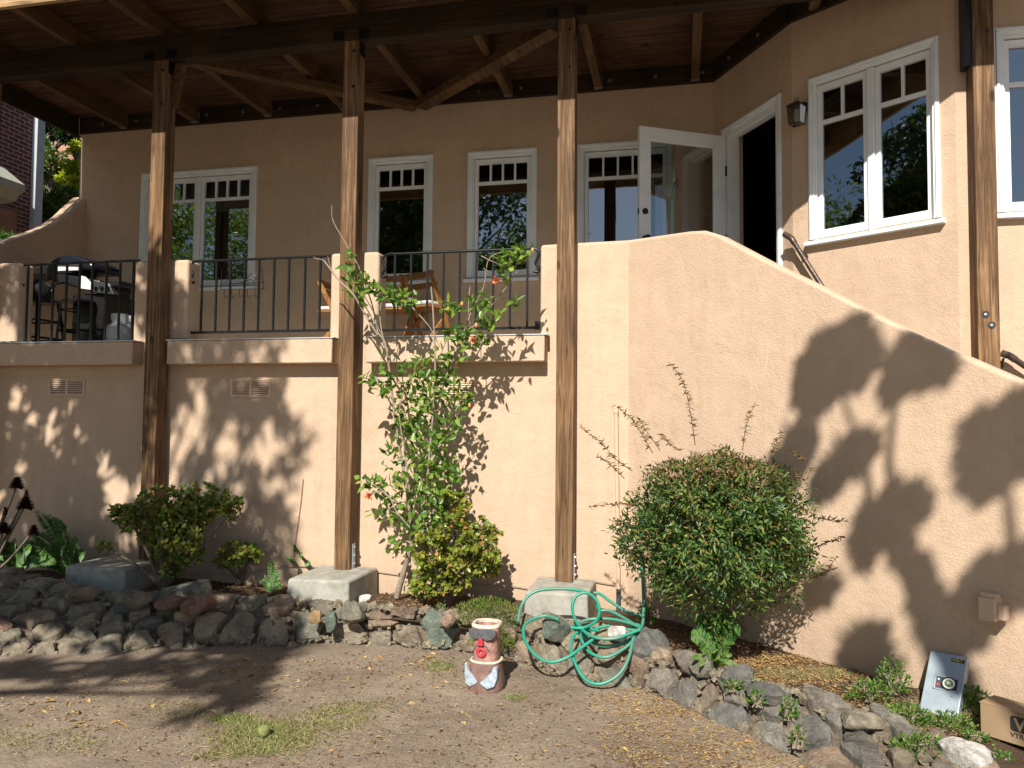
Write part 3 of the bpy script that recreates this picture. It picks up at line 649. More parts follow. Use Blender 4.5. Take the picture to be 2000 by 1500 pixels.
# concrete footings
def footing(px, py0, lab, w_=.56, d_=.62, top=.3, rot=0):
    x0 = px
    o = MB(); y1 = W0-.02; o.hexa([(x0, y1-d_, -.02), (x0+w_, y1-d_, -.02), (x0+w_, y1, -.02), (x0, y1, -.02), (x0+.012, y1-d_+.012, top), (x0+w_-.012, y1-d_+.012, top), (x0+w_-.012, y1, top), (x0+.012, y1, top)])
    for v in o.v: v += Vector((rnd(-.008, .008), rnd(-.01, .01), rnd(-.006, .006)))
    tag(o.build('concrete_footing', 'concrete', loc=(x0+w_/2, y1-d_/2, .1), bevel=.022, seg=3), lab, 'footing', 'concrete footings under the deck posts')
footing(-3.13, 0, 'pale concrete footing under the second visible post left of the hibiscus', top=.302); footing(-1.17, 0, 'concrete footing behind the green hose coils', .50, .58, top=.302); footing(-5.25, 0, 'shaded concrete footing beside the big jade plant', .62, .62, top=.302)
#@@PROPS
# ------------------------------------------------------------------ railings
RY = 6.47
def railing(topL, topR, bot, bal, curlL, curlR, lab, brk):
    a = aY(*topL, RY); b = aY(*topR, RY); z1 = (a.z+b.z)/2; z0 = (aY(*bot[0], RY).z+aY(*bot[1], RY).z)/2; x0, x1 = aY(*bot[0], RY).x, aY(*bot[1], RY).x
    t = thing('iron_railing', ((a.x+b.x)/2, RY, FLOOR), lab, 'railing', 'black iron railings between the porch pillars')
    pts = [Vector((a.x, RY, z1)), Vector((b.x, RY, z1))]
    if curlL: pts = spline([Vector((a.x+.05, RY, z1-.20)), Vector((a.x+.005, RY, z1-.205)), Vector((a.x+.0, RY, z1-.17)), Vector((a.x+.03, RY, z1-.13)), Vector((a.x+.01, RY, z1-.08)), Vector((a.x+.0, RY, z1-.035)), Vector((a.x+.05, RY, z1)), Vector((a.x+.15, RY, z1))], 4)+[pts[1]]
    if curlR: pts = pts[:-1]+spline([Vector((b.x-.15, RY, z1)), Vector((b.x-.05, RY, z1)), Vector((b.x, RY, z1-.035)), Vector((b.x-.01, RY, z1-.08)), Vector((b.x-.03, RY, z1-.13)), Vector((b.x, RY, z1-.17)), Vector((b.x-.005, RY, z1-.205)), Vector((b.x-.05, RY, z1-.2))], 4)
    m_ = MB(); m_.tube(pts, .0125, 8); m_.build('top_rail', 'black_iron', t, smooth=50)
    m_ = MB(); m_.box((x0, RY-.006, z0-.012), (x1, RY+.006, z0+.012)); m_.build('bottom_rail', 'black_iron', t)
    first = None
    for bx in bal:
        x = aY(bx, (topL[1]+bot[0][1])/2, RY).x
        if first is None: m_ = MB(); m_.box((x-.0085, RY-.0085, z0), (x+.0085, RY+.0085, z1)); first = m_.build('baluster', 'black_iron', t); fx = x
        else: c_ = first.copy(); C.objects.link(c_); c_.parent = t; c_.location.x = x-fx
    for xb in brk:
        m_ = MB(); m_.box((xb-.02, RY-.02, z0-.02), (xb+.02, RY+.02, z0+.055)); m_.build('bracket', 'black_iron', t)
    return t, z0, z1
railing((40, 515), (273, 512), ((30, 682), (272, 680)), [x/2.857 for x in (150, 222, 293, 367, 440, 510, 590, 665, 740)], 1, 0, 'iron railing in front of the barbecue', [aY(30, 682, RY).x])
railing((372, 511), (645, 500), ((366, 650), (643, 645)), [x/2.857 for x in (1125, 1205, 1282, 1362, 1443, 1527, 1610, 1700, 1785)], 1, 0, 'iron railing with the hanging wire rack', [aY(368, 645, RY).x])
railing((748, 495), (1053, 487), ((745, 643), (1053, 642)), [600+x/2.857 for x in (488, 578, 670, 760, 850, 942, 1037, 1132, 1228)], 1, 1, 'iron railing behind the hibiscus branches', [aY(1050, 642, RY).x])
# wire rack with hooks
rk = thing('wire_rack', aY(470, 560, 6.43), 'small black wire basket with five hooks hanging from the railing', 'rack')
def rp(x, y, d=0): return aY(430+(x-1218)/2.857, 450+(y)/2.857, 6.44-d)
m_ = MB()
for a, b in (((1218, 300, 0), (1465, 290, 0)), ((1218, 330, 0), (1465, 325, 0)), ((1218, 300, .1), (1465, 290, .1)), ((1218, 330, .1), (1465, 325, .1)), ((1218, 300, 0), (1218, 300, .1)), ((1465, 290, 0), (1465, 290, .1)), ((1218, 330, 0), (1218, 330, .1)), ((1465, 325, 0), (1465, 325, .1)), ((1228, 215, 0), (1222, 330, 0)), ((1452, 200, 0), (1460, 325, 0))):
    m_.tube([rp(*a), rp(*b)], .0032, 6)
for k in range(9): m_.tube([rp(1230+k*27, 329, 0), rp(1230+k*27, 329, .1)], .002, 5)
m_.build('basket', 'black_iron', rk)
for k in range(5):
    x = 1245+k*43; m_ = MB(); m_.tube(spline([rp(x-5, 327, .1), rp(x-5, 360, .1), rp(x-2, 375, .11), rp(x+8, 372, .12), rp(x+9, 358, .12)], 4), .0032, 6); m_.build('hook', 'black_iron', rk)
m_ = MB()
m_.tube(spline([rp(1225, 285), rp(1240, 292), rp(1255, 280), rp(1250, 262), rp(1270, 245), rp(1300, 240), rp(1310, 262), rp(1335, 285), rp(1362, 280), rp(1380, 250), rp(1405, 243), rp(1420, 262), rp(1415, 285), rp(1432, 290), rp(1440, 280)], 4), .003, 6)
m_.tube(spline([rp(1270, 300), rp(1275, 280), rp(1295, 275), rp(1320, 290), rp(1350, 290), rp(1380, 275), rp(1400, 280), rp(1405, 298)], 4), .003, 6); m_.build('scroll', 'black_iron', rk)
# gas barbecue
gb_ = aY(150, 600, 7.35); gx = gb_.x
g = thing('gas_barbecue', (gx, 7.35, FLOOR), 'black domed gas barbecue behind the left porch railing', 'barbecue')
def gp(px, py, Y=7.2): return aY(px, py, Y)
x0, x1 = gp(148, 600).x, gp(214, 600).x; zb1 = gp(180, 575).z
m_ = MB(); m_.box((x0, 7.15, FLOOR+.06), (x1, 7.6, zb1)); m_.build('cabinet', 'black_plastic', g, bevel=.015)
m_ = MB(); xa, xb = gp(97, 510).x, gp(205, 510).x; zs = gp(150, 540).z
m_.prism([(xa+.02, 7.12, zs-.03), (xb, 7.12, zb1-.01), (xb+.02, 7.12, zb1+.14), (xa+.02, 7.12, zs+.06)], (0, .5, 0)); m_.build('firebox', 'black_plastic', g, bevel=.02)
m_ = MB(); zl = gp(150, 498).z; xc = (xa+xb)/2-.04
ring = []
for k in range(13):
    a = pi*k/12; ring.append(Vector((xc-cos(a)*(xb-xa)*.44, 7.14, zs+.055+sin(a)**.8*(zl-zs-.06)*(1-.18*cos(a)*-1 if k > 6 else 1))))
m_.prism(ring, (0, .45, 0)); m_.build('lid', 'grill_cover', g, bevel=.04, seg=4)
m_ = MB(); m_.tube([Vector((xc-.18, 7.10, zs+.12)), Vector((xc+.2, 7.10, zs+.10))], .012, 8); m_.build('lid_handle', 'grill_steel', g)
m_ = MB(); a = gp(112, 519, 7.1); b = gp(152, 528, 7.1); m_.box((a.x, 7.105, b.z), (b.x, 7.125, a.z)); m_.build('name_plate', 'label_white', g, bevel=.006)
m_ = MB(); m_.prism([gp(156, 538, 7.08), gp(166, 540, 7.08), gp(178, 552, 7.08), gp(178, 566, 7.08), gp(156, 563, 7.08)], (0, .01, 0)); m_.build('warning_label', 'label_white', g)
m_ = MB(); a = gp(178, 548, 7.1); b = gp(222, 574, 7.1); m_.prism([a, gp(210, 552, 7.1), gp(223, 575, 7.1), gp(181, 571, 7.1)], (0, .08, 0)); cp_ = m_.build('control_panel', 'grill_steel', g, bevel=.004)
for k in range(3): m_ = MB(); m_.lathe(gp(187+k*12, 562, 7.095), [(.022, 0), (.018, .03), (0, .032)], 14, (0, -1, 0)); m_.build('knob', 'black_plastic', cp_)
m_ = MB(); a = gp(212, 552); b = gp(247, 561); m_.box((a.x, 7.12, b.z), (b.x, 7.55, a.z)); m_.build('side_shelf', 'black_plastic', g, bevel=.006)
m_ = MB(); a = gp(45, 528); b = gp(150, 536); m_.box((a.x, 7.12, b.z), (b.x, 7.5, a.z)); m_.build('side_shelf', 'black_plastic', g, bevel=.006)
for xx in (x0, x1-.04): m_ = MB(); m_.box((xx, 7.13, FLOOR), (xx+.04, 7.17, FLOOR+.06)); m_.build('leg', 'grill_steel', g)
# propane tank
tk = aY(236, 664, 7.0); t = thing('propane_tank', (tk.x, 7.0, FLOOR), 'pale grey propane tank on the porch floor beside the barbecue', 'gas tank')
m_ = MB(); m_.lathe((tk.x, 7.0, FLOOR+.03), [(.09, 0), (.135, .03), (.15, .08), (.15, .17), (.13, .22), (.08, .25), (.03, .26)], 28); m_.build('body', 'tank_paint', t, smooth=50)
m_ = MB()
for k in range(20):
    a = 2*pi*k/24+.9; b = 2*pi*(k+1)/24+.9
    p = [Vector((tk.x+cos(q)*.10, 7.0+sin(q)*.10, 0)) for q in (a, b)]; 
    lo = FLOOR+.26+(.05 if 8 < k < 13 else 0)
    m_.add([p[0]+Vector((0, 0, lo)), p[1]+Vector((0, 0, lo)), p[1]+Vector((0, 0, FLOOR+.37)), p[0]+Vector((0, 0, FLOOR+.37))], [(0, 1, 2, 3)])
m_.build('collar', 'tank_paint', t); m_ = MB(); m_.lathe((tk.x, 7.0, FLOOR+.28), [(.018, 0), (.018, .04), (.03, .045), (.03, .06), (0, .062)], 12); m_.build('valve', 'galv_dark', t)
# black high chair at the left
ch = aY(72, 640, 6.95); t = thing('bar_chair', (ch.x, 6.95, FLOOR), 'black high patio chair with a shiny black seat pad in front of the barbecue', 'chair')
cx = ch.x; sz = aY(75, 588, 6.95).z
m_ = MB(); m_.lathe((cx, 6.95, sz-.03), [(.19, 0), (.21, .02), (.20, .04), (0, .045)], 20); m_.build('seat', 'black_plastic', t, smooth=40)
m_ = MB(); m_.lathe((cx-.05, 6.95, sz+.02), [(.17, 0), (.2, .06), (.19, .14), (.12, .21), (0, .235)], 20, ry=.8); m_.build('seat_pad', 'black_plastic', t, smooth=60)
for i_, (dx, dy) in enumerate(((-.17, -.17), (.17, -.17), (-.17, .17), (.17, .17))):
    m_ = MB(); m_.tube([(cx+dx*.8, 6.95+dy*.8, sz-.02), (cx+dx*1.15, 6.95+dy*1.15, FLOOR)], .019, 8); m_.build('leg', 'black_iron', t)
for z, k_ in ((sz-.22, .93), (FLOOR+.12, 1.1)):
    m_ = MB(); q = .17*k_
    for a, b in (((-q, -q), (q, -q)), ((q, -q), (q, q)), ((q, q), (-q, q)), ((-q, q), (-q, -q))): m_.tube([(cx+a[0], 6.95+a[1], z), (cx+b[0], 6.95+b[1], z)], .012, 6)
    m_.build('stretcher', 'black_iron', t)
m_ = MB(); m_.tube(spline([(cx+.18, 6.8, sz), (cx+.26, 6.82, sz+.02), (cx+.27, 6.9, sz+.17), (cx+.2, 7.1, sz+.22), (cx-.15, 7.14, sz+.2)], 5), .014, 8); m_.build('arm', 'black_iron', t, smooth=50)
# second chair frame, nested behind
t = thing('slatted_stool', (cx+.42, 7.05, FLOOR), 'thin black metal stool standing between the high chair and the barbecue', 'stool')
m_ = MB(); m_.lathe((cx+.42, 7.05, sz-.01), [(.16, 0), (.16, .02), (0, .022)], 16); m_.build('seat', 'black_iron', t)
for i_, (dx, dy) in enumerate(((-.14, -.14), (.14, -.14), (-.14, .14), (.14, .14))): m_ = MB(); m_.tube([(cx+.42+dx*.8, 7.05+dy*.8, sz), (cx+.42+dx, 7.05+dy, FLOOR)], .013, 6); m_.build('leg', 'black_iron', t)
for z in (sz-.1, sz-.32, FLOOR+.2, FLOOR+.08): 
    m_ = MB(); q = .135
    for a, b in (((-q, -q), (q, -q)), ((q, -q), (q, q)), ((q, q), (-q, q)), ((-q, q), (-q, -q))): m_.tube([(cx+.42+a[0], 7.05+a[1], z), (cx+.42+b[0], 7.05+b[1], z)], .008, 6)
    m_.build('stretcher', 'black_iron', t)
# folding wooden chairs
def fold_chair(x, y, rz, lab, sc=1.0):
    t = thing('folding_chair', (x, y, FLOOR), lab, 'chair', 'wooden folding chairs on the porch'); R_ = Matrix.Rotation(rz, 3, 'Z')
    def T(a, b, c): return Vector((x, y, FLOOR))+R_ @ Vector((a*sc, b*sc, c*sc))
    w_ = .2
    for s_ in (-1, 1):
        m_ = MB(); m_.bar(T(s_*w_, -.24, 0), T(s_*w_, .17, .78), .045, .022, R_ @ Vector((1, 0, 0))); m_.build('leg', 'chair_wood', t)
        m_ = MB(); m_.bar(T(s_*(w_-.026), .24, 0), T(s_*(w_-.026), -.17, .45), .045, .022, R_ @ Vector((1, 0, 0))); m_.build('leg', 'chair_wood', t)
    m_ = MB(); m_.obox(T(-w_, -.2, .435), R_ @ Vector((2*w_, 0, 0))*sc, R_ @ Vector((0, .38, 0))*sc, Vector((0, 0, .02))); m_.build('seat', 'chair_wood', t, bevel=.004)
    m_ = MB(); m_.obox(T(-w_+.005, -.195, .457), R_ @ Vector((2*w_-.01, 0, 0))*sc, R_ @ Vector((0, .37, 0))*sc, Vector((0, 0, .045))); m_.build('cushion', 'cushion', t, bevel=.018, seg=3)
    m_ = MB()
    for z in (.62, .72): m_.obox(T(-w_-.02, .085+(z-.62)*.5, z), R_ @ Vector((2*w_+.04, 0, 0))*sc, R_ @ Vector((0, .018, 0))*sc, Vector((0, .02, .065))*sc)
    m_.build('backrest', 'chair_wood', t, bevel=.003)
fold_chair(aY(772, 620, 7.85).x-.05, 7.85, radians(185), 'wooden folding chair with grey cushion beside the second pillar', 1.05)
fold_chair(aY(832, 620, 7.9).x, 7.9, radians(155), 'wooden folding chair turned askew, right of the other one', 1.1)
fold_chair(aY(640, 620, 7.8).x+.15, 7.8, radians(92), 'wooden folding chair mostly hidden by the second pillar', 1.0)
# ------------------------------------------------------------------ wall lantern
def lantern():
    s, z = fw.hit(1568, 212, .0); bp = fw.P(s, z, 0)
    t = thing('wall_lantern', bp, 'black wall lantern with clear glass between door and window', 'lantern')
    m_ = MB(); m_.lathe(bp, [(.055, 0), (.055, .012), (.03, .02), (0, .021)], 20, fw.n); m_.build('back_plate', 'black_iron', t, smooth=40)
    c_ = bp+fw.n*.11; c_.z = z-.055
    m_ = MB(); m_.tube(spline([bp+fw.n*.015, bp+fw.n*.06+Vector((0, 0, .02)), bp+fw.n*.10+Vector((0, 0, .015)), Vector((c_.x, c_.y, z-.0))], 4), .008, 8); m_.build('arm', 'black_iron', t)
    u, n_ = fw.u, fw.n
    def Q(a, b, h): return c_+u*a+n_*b+Vector((0, 0, h))
    w0, w1 = .058, .047; h0, h1 = -.115, .045; m_ = MB()
    for a, b in ((-1, -1), (1, -1), (1, 1), (-1, 1)): m_.tube([Q(a*w1, b*w1, h0), Q(a*w0, b*w0, h1)], .0045, 5)
    for w_, h in ((w1, h0), (w0, h1)):
        for a, b in (((-1, -1), (1, -1)), ((1, -1), (1, 1)), ((1, 1), (-1, 1)), ((-1, 1), (-1, -1))): m_.tube([Q(a[0]*w_, a[1]*w_, h), Q(b[0]*w_, b[1]*w_, h)], .005, 5)
    m_.build('cage', 'black_iron', t)
    m_ = MB(); m_.add([Q(-w0-.012, -w0-.012, h1), Q(w0+.012, -w0-.012, h1), Q(w0+.012, w0+.012, h1), Q(-w0-.012, w0+.012, h1), Q(-.02, -.02, h1+.04), Q(.02, -.02, h1+.04), Q(.02, .02, h1+.04), Q(-.02, .02, h1+.04)], [(0, 1, 2, 3), (0, 1, 5, 4), (1, 2, 6, 5), (2, 3, 7, 6), (3, 0, 4, 7), (4, 5, 6, 7)]); m_.build('roof', 'black_iron', t)
    m_ = MB(); m_.tube([Q(.018*cos(a), 0, h1+.06+.018*sin(a)) for a in [k*2*pi/12 for k in range(13)]], .003, 6); m_.build('ring', 'black_iron', t)
    m_ = MB(); m_.lathe(Q(0, 0, h0+.03), [(.02, 0), (.026, .05), (.022, .1), (0, .11)], 16); m_.build('bulb', 'bulb_white', t, smooth=50)
    m_ = MB()
    for a, b in (((-1, -1), (1, -1)), ((1, -1), (1, 1)), ((1, 1), (-1, 1)), ((-1, 1), (-1, -1))): m_.add([Q(a[0]*w1, a[1]*w1, h0), Q(b[0]*w1, b[1]*w1, h0), Q(b[0]*w0, b[1]*w0, h1), Q(a[0]*w0, a[1]*w0, h1)], [(0, 1, 2, 3)])
    m_.build('glass_panel', 'glass', t)
lantern()
# handrails on the wall
def handrail(fr, pts, lab, brk, d=.085):
    P_ = [fr.P(*fr.hit(x, y, d), d) for x, y in pts]; t = thing('handrail', P_[-1], lab, 'handrail')
    end = P_[0]+Vector((0, 0, 0)); m_ = MB(); m_.tube(P_, .0215, 12); m_.build('rail', 'rail_brown', t, smooth=50)
    for q in (P_[1],): 
        m_ = MB(); dd = (P_[1]-P_[0]).normalized(); m_.tube([P_[0]-dd*.003, P_[0]+dd*.05], .026, 12); m_.tube([q-dd*.03, q], .026, 12); e_ = (P_[2]-P_[1]).normalized(); m_.tube([q, q+e_*.05], .026, 12); m_.build('elbow', 'rail_brown', t, smooth=50)
    for x, y in brk:
        s, z = fr.hit(x, y, d); c_ = fr.P(s, z, d); m_ = MB(); m_.tube([c_, c_-Vector((0, 0, .04))+fr.n*-.03, fr.P(s, z-.045, .004)], .009, 8); m_.lathe(fr.P(s, z-.045, 0), [(.03, 0), (.03, .008), (0, .01)], 14, fr.n); m_.build('bracket', 'rail_brown', t, smooth=50)
handrail(fw, [(1532, 457), (1546, 466), (1600, 551), (1680, 675)], 'brown metal handrail fixed under the large window at the stair head', [(1563, 490), (1640, 612)])
handrail(ff, [(1957, 690), (1972, 695), (2000, 714), (2100, 780)], 'lower handrail starting right of the last post', [(1960, 700), (2060, 752)])
# small junction box on the stair wall
s, z = SW.hit(1922, 1190, .0); s0, z1 = SW.hit(1909, 1166, .14); s1, z0 = SW.hit(1940, 1216, .14)
t = thing('junction_box', SW.P(s, z0), 'peach painted outlet box sticking out of the lower stair wall', 'outlet box')
m_ = MB(); fbox(m_, SW, s0, s0+.085, z0, z1, .0, .14); m_.build('box', 'conduit_paint', t, bevel=.006)
m_ = MB(); fbox(m_, SW, s0+.085, s0+.125, z0+.01, z0+.09, .04, .11); fbox(m_, SW, s0+.006, s0+.09, z1, z1+.02, .06, .12); m_.build('bracket', 'conduit_paint', t, bevel=.004)
# ------------------------------------------------------------------ timer box
def timer_box():
    bl, br_ = aZ(1797, 1387, .0), aZ(1847, 1402, -.005); dd_ = SW.n.dot(SW.o)
    tl = onp(1815, 1272, SW.n, dd_+.07); tr = onp(1872, 1286, SW.n, dd_+.07)
    o_ = bl; ux = ((br_-bl)+(tr-tl))/2; uz = ((tl-bl)+(tr-br_))/2; W_, H_ = .185, uz.length; ux = ux.normalized(); uz = uz.normalized(); uy = uz.cross(ux).normalized()
    if uy.dot(Vector((0, 1, 0))) < 0: uy = -uy
    ux = uy.cross(uz).normalized(); print('timer', W_, H_, (br_-bl).length)
    t = thing('timer_box', bl, 'grey metal sprinkler timer box leaning against the stair wall', 'timer box')
    m_ = MB(); m_.obox(o_, ux*W_, uy*.07, uz*H_); m_.build('housing', 'galvanised', t, bevel=.004)
    m_ = MB(); m_.obox(o_-uy*.006-ux*.004-uz*.004, ux*(W_+.008), uy*.022, uz*(H_+.008)); lid = m_.build('cover', 'galvanised', t, bevel=.004)
    def Q(a, b, d=0): return o_+ux*a*W_+uz*b*H_-uy*(.006+d)
    m_ = MB()                                                       # raised frame around the dial
    fw_, a0, a1, b0, b1 = .07, .24, .93, .38, .62
    for q in ((a0, a1, b0, b0+.025), (a0, a1, b1-.025, b1), (a0, a0+.05, b0, b1), (a1-.05, a1, b0, b1)): m_.obox(Q(q[0], q[2]), ux*(q[1]-q[0])*W_, -uy*.006, uz*(q[3]-q[2])*H_)
    m_.build('dial_frame', 'galvanised', t, bevel=.0015)
    m_ = MB(); m_.obox(Q(a0+.05, b0+.025), ux*(a1-a0-.1)*W_, -uy*.002, uz*(b1-b0-.05)*H_); m_.build('dial_plate', 'galv_dark', t)
    m_ = MB(); c_ = Q(.66, .5, .002); m_.lathe(c_, [(.040, 0), (.040, .008), (.034, .012), (.034, .009)], 28, -uy); m_.build('dial_ring', 'dial_black', t, smooth=40)
    m_ = MB(); m_.lathe(Q(.66, .5, .004), [(.031, 0), (.031, .008), (0, .009)], 24, -uy); dl = m_.build('dial', 'bulb_white', t)
    m_ = MB(); m_.lathe(Q(.66, .5, .012), [(.022, 0), (.02, .006), (0, .007)], 20, -uy); m_.build('dial', 'dial_face', t)
    m_ = MB(); m_.obox(Q(.62, .485, .018), ux*.014, -uy*.002, uz*.012); m_.build('pointer', 'label_white', dl)
    for q, mt, r_ in (((.36, .55), 'label_white', .006), ((.36, .46), 'red_dot', .009)): m_ = MB(); m_.lathe(Q(*q, .003), [(r_, 0), (r_, .004), (0, .005)], 12, -uy); m_.build('button', mt, t)
    m_ = MB(); m_.obox(Q(.60, .885), ux*.36*W_, -uy*.0015, uz*.062*H_); m_.build('label_plate', 'dial_black', t, bevel=.0005)
    M_ = Matrix((ux, uz, -uy)).transposed().to_4x4(); M_.translation = Q(.625, .897, .003); text_mesh('VOLT', .021, 'yellow_ink', t, M_, bold=.0006)
    m_ = MB(); m_.lathe(Q(1.0, .5, -.03), [(.005, 0), (.005, .02), (.009, .021), (.009, .03), (0, .031)], 10, ux); m_.build('latch', 'bolt_metal', t)
    m_ = MB(); m_.obox(Q(.55, 1.0, -.05), ux*.05, uy*.03, uz*.02); m_.build('hanger_tab', 'galv_dark', t)
timer_box()
# ------------------------------------------------------------------ cardboard carton
def carton():
    bl = aZ(1915, 1434, .0); an = radians(-41); u = Vector((cos(an), sin(an), 0)); n_ = Vector((-u.y, u.x, 0)); Z_ = Vector((0, 0, 1)); H_ = .16
    t = thing('cardboard_carton', bl, 'brown cardboard carton with dark printed logo lying by the stair wall', 'carton')
    m_ = MB(); m_.obox(bl, u*.62, n_*.17, Z_*H_); m_.build('box', 'cardboard', t, bevel=.004)
    m_ = MB(); m_.obox(bl+n_*.0-u*.0035+Z_*(H_+.0015), u*.627, n_*.083, Z_*.003); m_.obox(bl+n_*.087+Z_*(H_+.0015), u*.62, n_*.083, Z_*.003); m_.build('flap', 'cardboard', t)
    def Q(a, b, d=.0015): return bl+u*a+Z_*b-n_*d
    ax_ = next(k*.005 for k in range(120) if pr(Q(k*.005, .1))[0] > 1972)
    m_ = MB(); x0, y0, w_, h_, r_ = ax_, .066, .25, .076, .016
    for (dx, dy, ww, hh) in ((r_, 0, w_-2*r_, h_), (0, r_, r_, h_-2*r_), (w_-r_, r_, r_, h_-2*r_)): m_.add([Q(x0+dx, y0+dy), Q(x0+dx+ww, y0+dy), Q(x0+dx+ww, y0+dy+hh), Q(x0+dx, y0+dy+hh)], [(0, 1, 2, 3)])
    for cxx, cyy, a0 in ((x0+r_, y0+r_, pi), (x0+w_-r_, y0+r_, 1.5*pi), (x0+w_-r_, y0+h_-r_, 0), (x0+r_, y0+h_-r_, .5*pi)):
        pts = [Q(cxx, cyy)]+[Q(cxx+r_*cos(a0+k*pi/12), cyy+r_*sin(a0+k*pi/12)) for k in range(7)]; m_.add(pts, [tuple(range(8))])
    m_.build('logo', 'ink', t)
    M_ = Matrix((u, Z_, -n_)).transposed().to_4x4(); M_.translation = Q(x0+.018, y0+.009, .003); text_mesh('VOLT', .082, 'cardboard', t, M_, bold=.002, name='logo_lettering')
    M_.translation = Q(x0+.0, y0-.030, .002); text_mesh('VTR-1', .033, 'ink', t, M_, bold=.0004)
    M_.translation = Q(x0+.10, y0-.06, .002); text_mesh('C', .030, 'ink', t, M_, bold=.0004)
carton()
# ------------------------------------------------------------------ garden totem planter
def statue():
    P0 = aZ(943, 1349, -.1); cx, cy, zb = P0.x, P0.y+.09, -.1
    t = thing('totem_planter', (cx, cy, zb), 'small painted clay totem pot with red nose and mouth and dark visor', 'garden statue')
    m_ = MB(); m_.lathe((cx, cy, zb-.02), [(.112, 0), (.118, .05), (.108, .10), (.100, .15), (.098, .185), (.094, .19), (.085, .17)], 36, sq=2.8); m_.build('base', 'statue_brown', t, smooth=50)
    m_ = MB(); m_.lathe((cx, cy, zb+.15), [(.086, 0), (.084, .03), (.080, .08), (.083, .15), (.090, .20), (.092, .235), (.088, .242), (.076, .238), (.072, .20), (.07, .16), (0, .15)], 36, sq=2.8); m_.build('head', 'statue_face', t, smooth=50)
    m_ = MB(); m_.lathe((cx, cy, zb+.385), [(.094, 0), (.095, .012), (.088, .020), (.074, .018), (.073, .0)], 36, sq=2.8); m_.v = m_.v; m_.f = m_.f[:-2]; m_.build('rim', 'statue_cream', t, smooth=50)
    m_ = MB(); m_.lathe((cx, cy, zb+.166), [(.1, 0), (.102, .006), (.088, .012)], 36, sq=2.8); m_.f = m_.f[:-2]; m_.build('collar', 'statue_cream', t, smooth=50)
    rx = atan2(cy, cx); fwd = Vector((-.17, -.985, 0)).normalized(); sd_ = Vector((-fwd.y, fwd.x, 0))
    def Q(a, h, d): return Vector((cx, cy, zb))+sd_*a+fwd*d+Vector((0, 0, h))
    def surf(poly, d0, d1, name, mat, curve=.5):
        mm = MB(); pts = [Q(a, h, d0-curve*max(0, abs(a)-.055)**2*30) for a, h in poly]; mm.prism(pts, fwd*(d1-d0)); mm.build(name, mat, t, bevel=.004)
    surf([(-.092, .372), (-.05, .385), (0, .378), (.05, .385), (.092, .372), (.095, .345), (.075, .322), (.04, .312), (.012, .322), (-.012, .322), (-.04, .312), (-.075, .322), (-.095, .345)], .078, .100, 'visor', 'statue_grey')
    surf([(-.012, .325), (.012, .325), (.02, .285), (.014, .278), (-.014, .278), (-.02, .285)], .078, .108, 'nose', 'statue_red')
    m_ = MB(); nseg = 24; cM = Q(-.0, .235, .086); vs = []
    for k in range(nseg):
        a = 2*pi*k/nseg; d = sd_*cos(a)*1.08+Vector((0, 0, 1))*sin(a)
        for q in range(8):
            b = 2*pi*q/8; vs.append(cM+d*(.022+.012*cos(b))+fwd*.012*sin(b))
    fs = [(k*8+q, k*8+(q+1) % 8, ((k+1) % nseg)*8+(q+1) % 8, ((k+1) % nseg)*8+q) for k in range(nseg) for q in range(8)]
    m_.add(vs, fs); mo = m_.build('mouth', 'statue_red', t, smooth=60)
    m_ = MB(); m_.tube(spline([Q(-.045, .25, .083), Q(-.035, .272, .086), Q(0, .284, .088), Q(.035, .272, .086), Q(.045, .25, .083)], 4), .003, 6); m_.build('lip_line', 'statue_grey', t)
    for sg in (-1, 1):
        surf([(sg*.110, .16), (sg*.112, .09), (sg*.10, .04), (sg*.06, .025), (sg*.015, .05), (sg*.012, .062), (sg*.05, .095), (sg*.085, .13), (sg*.095, .16)][::sg], .100, .128, 'arm', 'statue_blue', .35)
statue()
# ball on the grass
pb = aZ(515, 1440, -.1); m_ = MB(); m_.lathe((pb.x, pb.y, -.1), [(.033*sin(pi*k/12)+1e-4, .033-.033*cos(pi*k/12)) for k in range(13)], 24)
tag(m_.build('tennis_ball', 'ball_felt', loc=(pb.x, pb.y, -.1), smooth=80), 'faded green ball lying in the grass patch', 'ball')
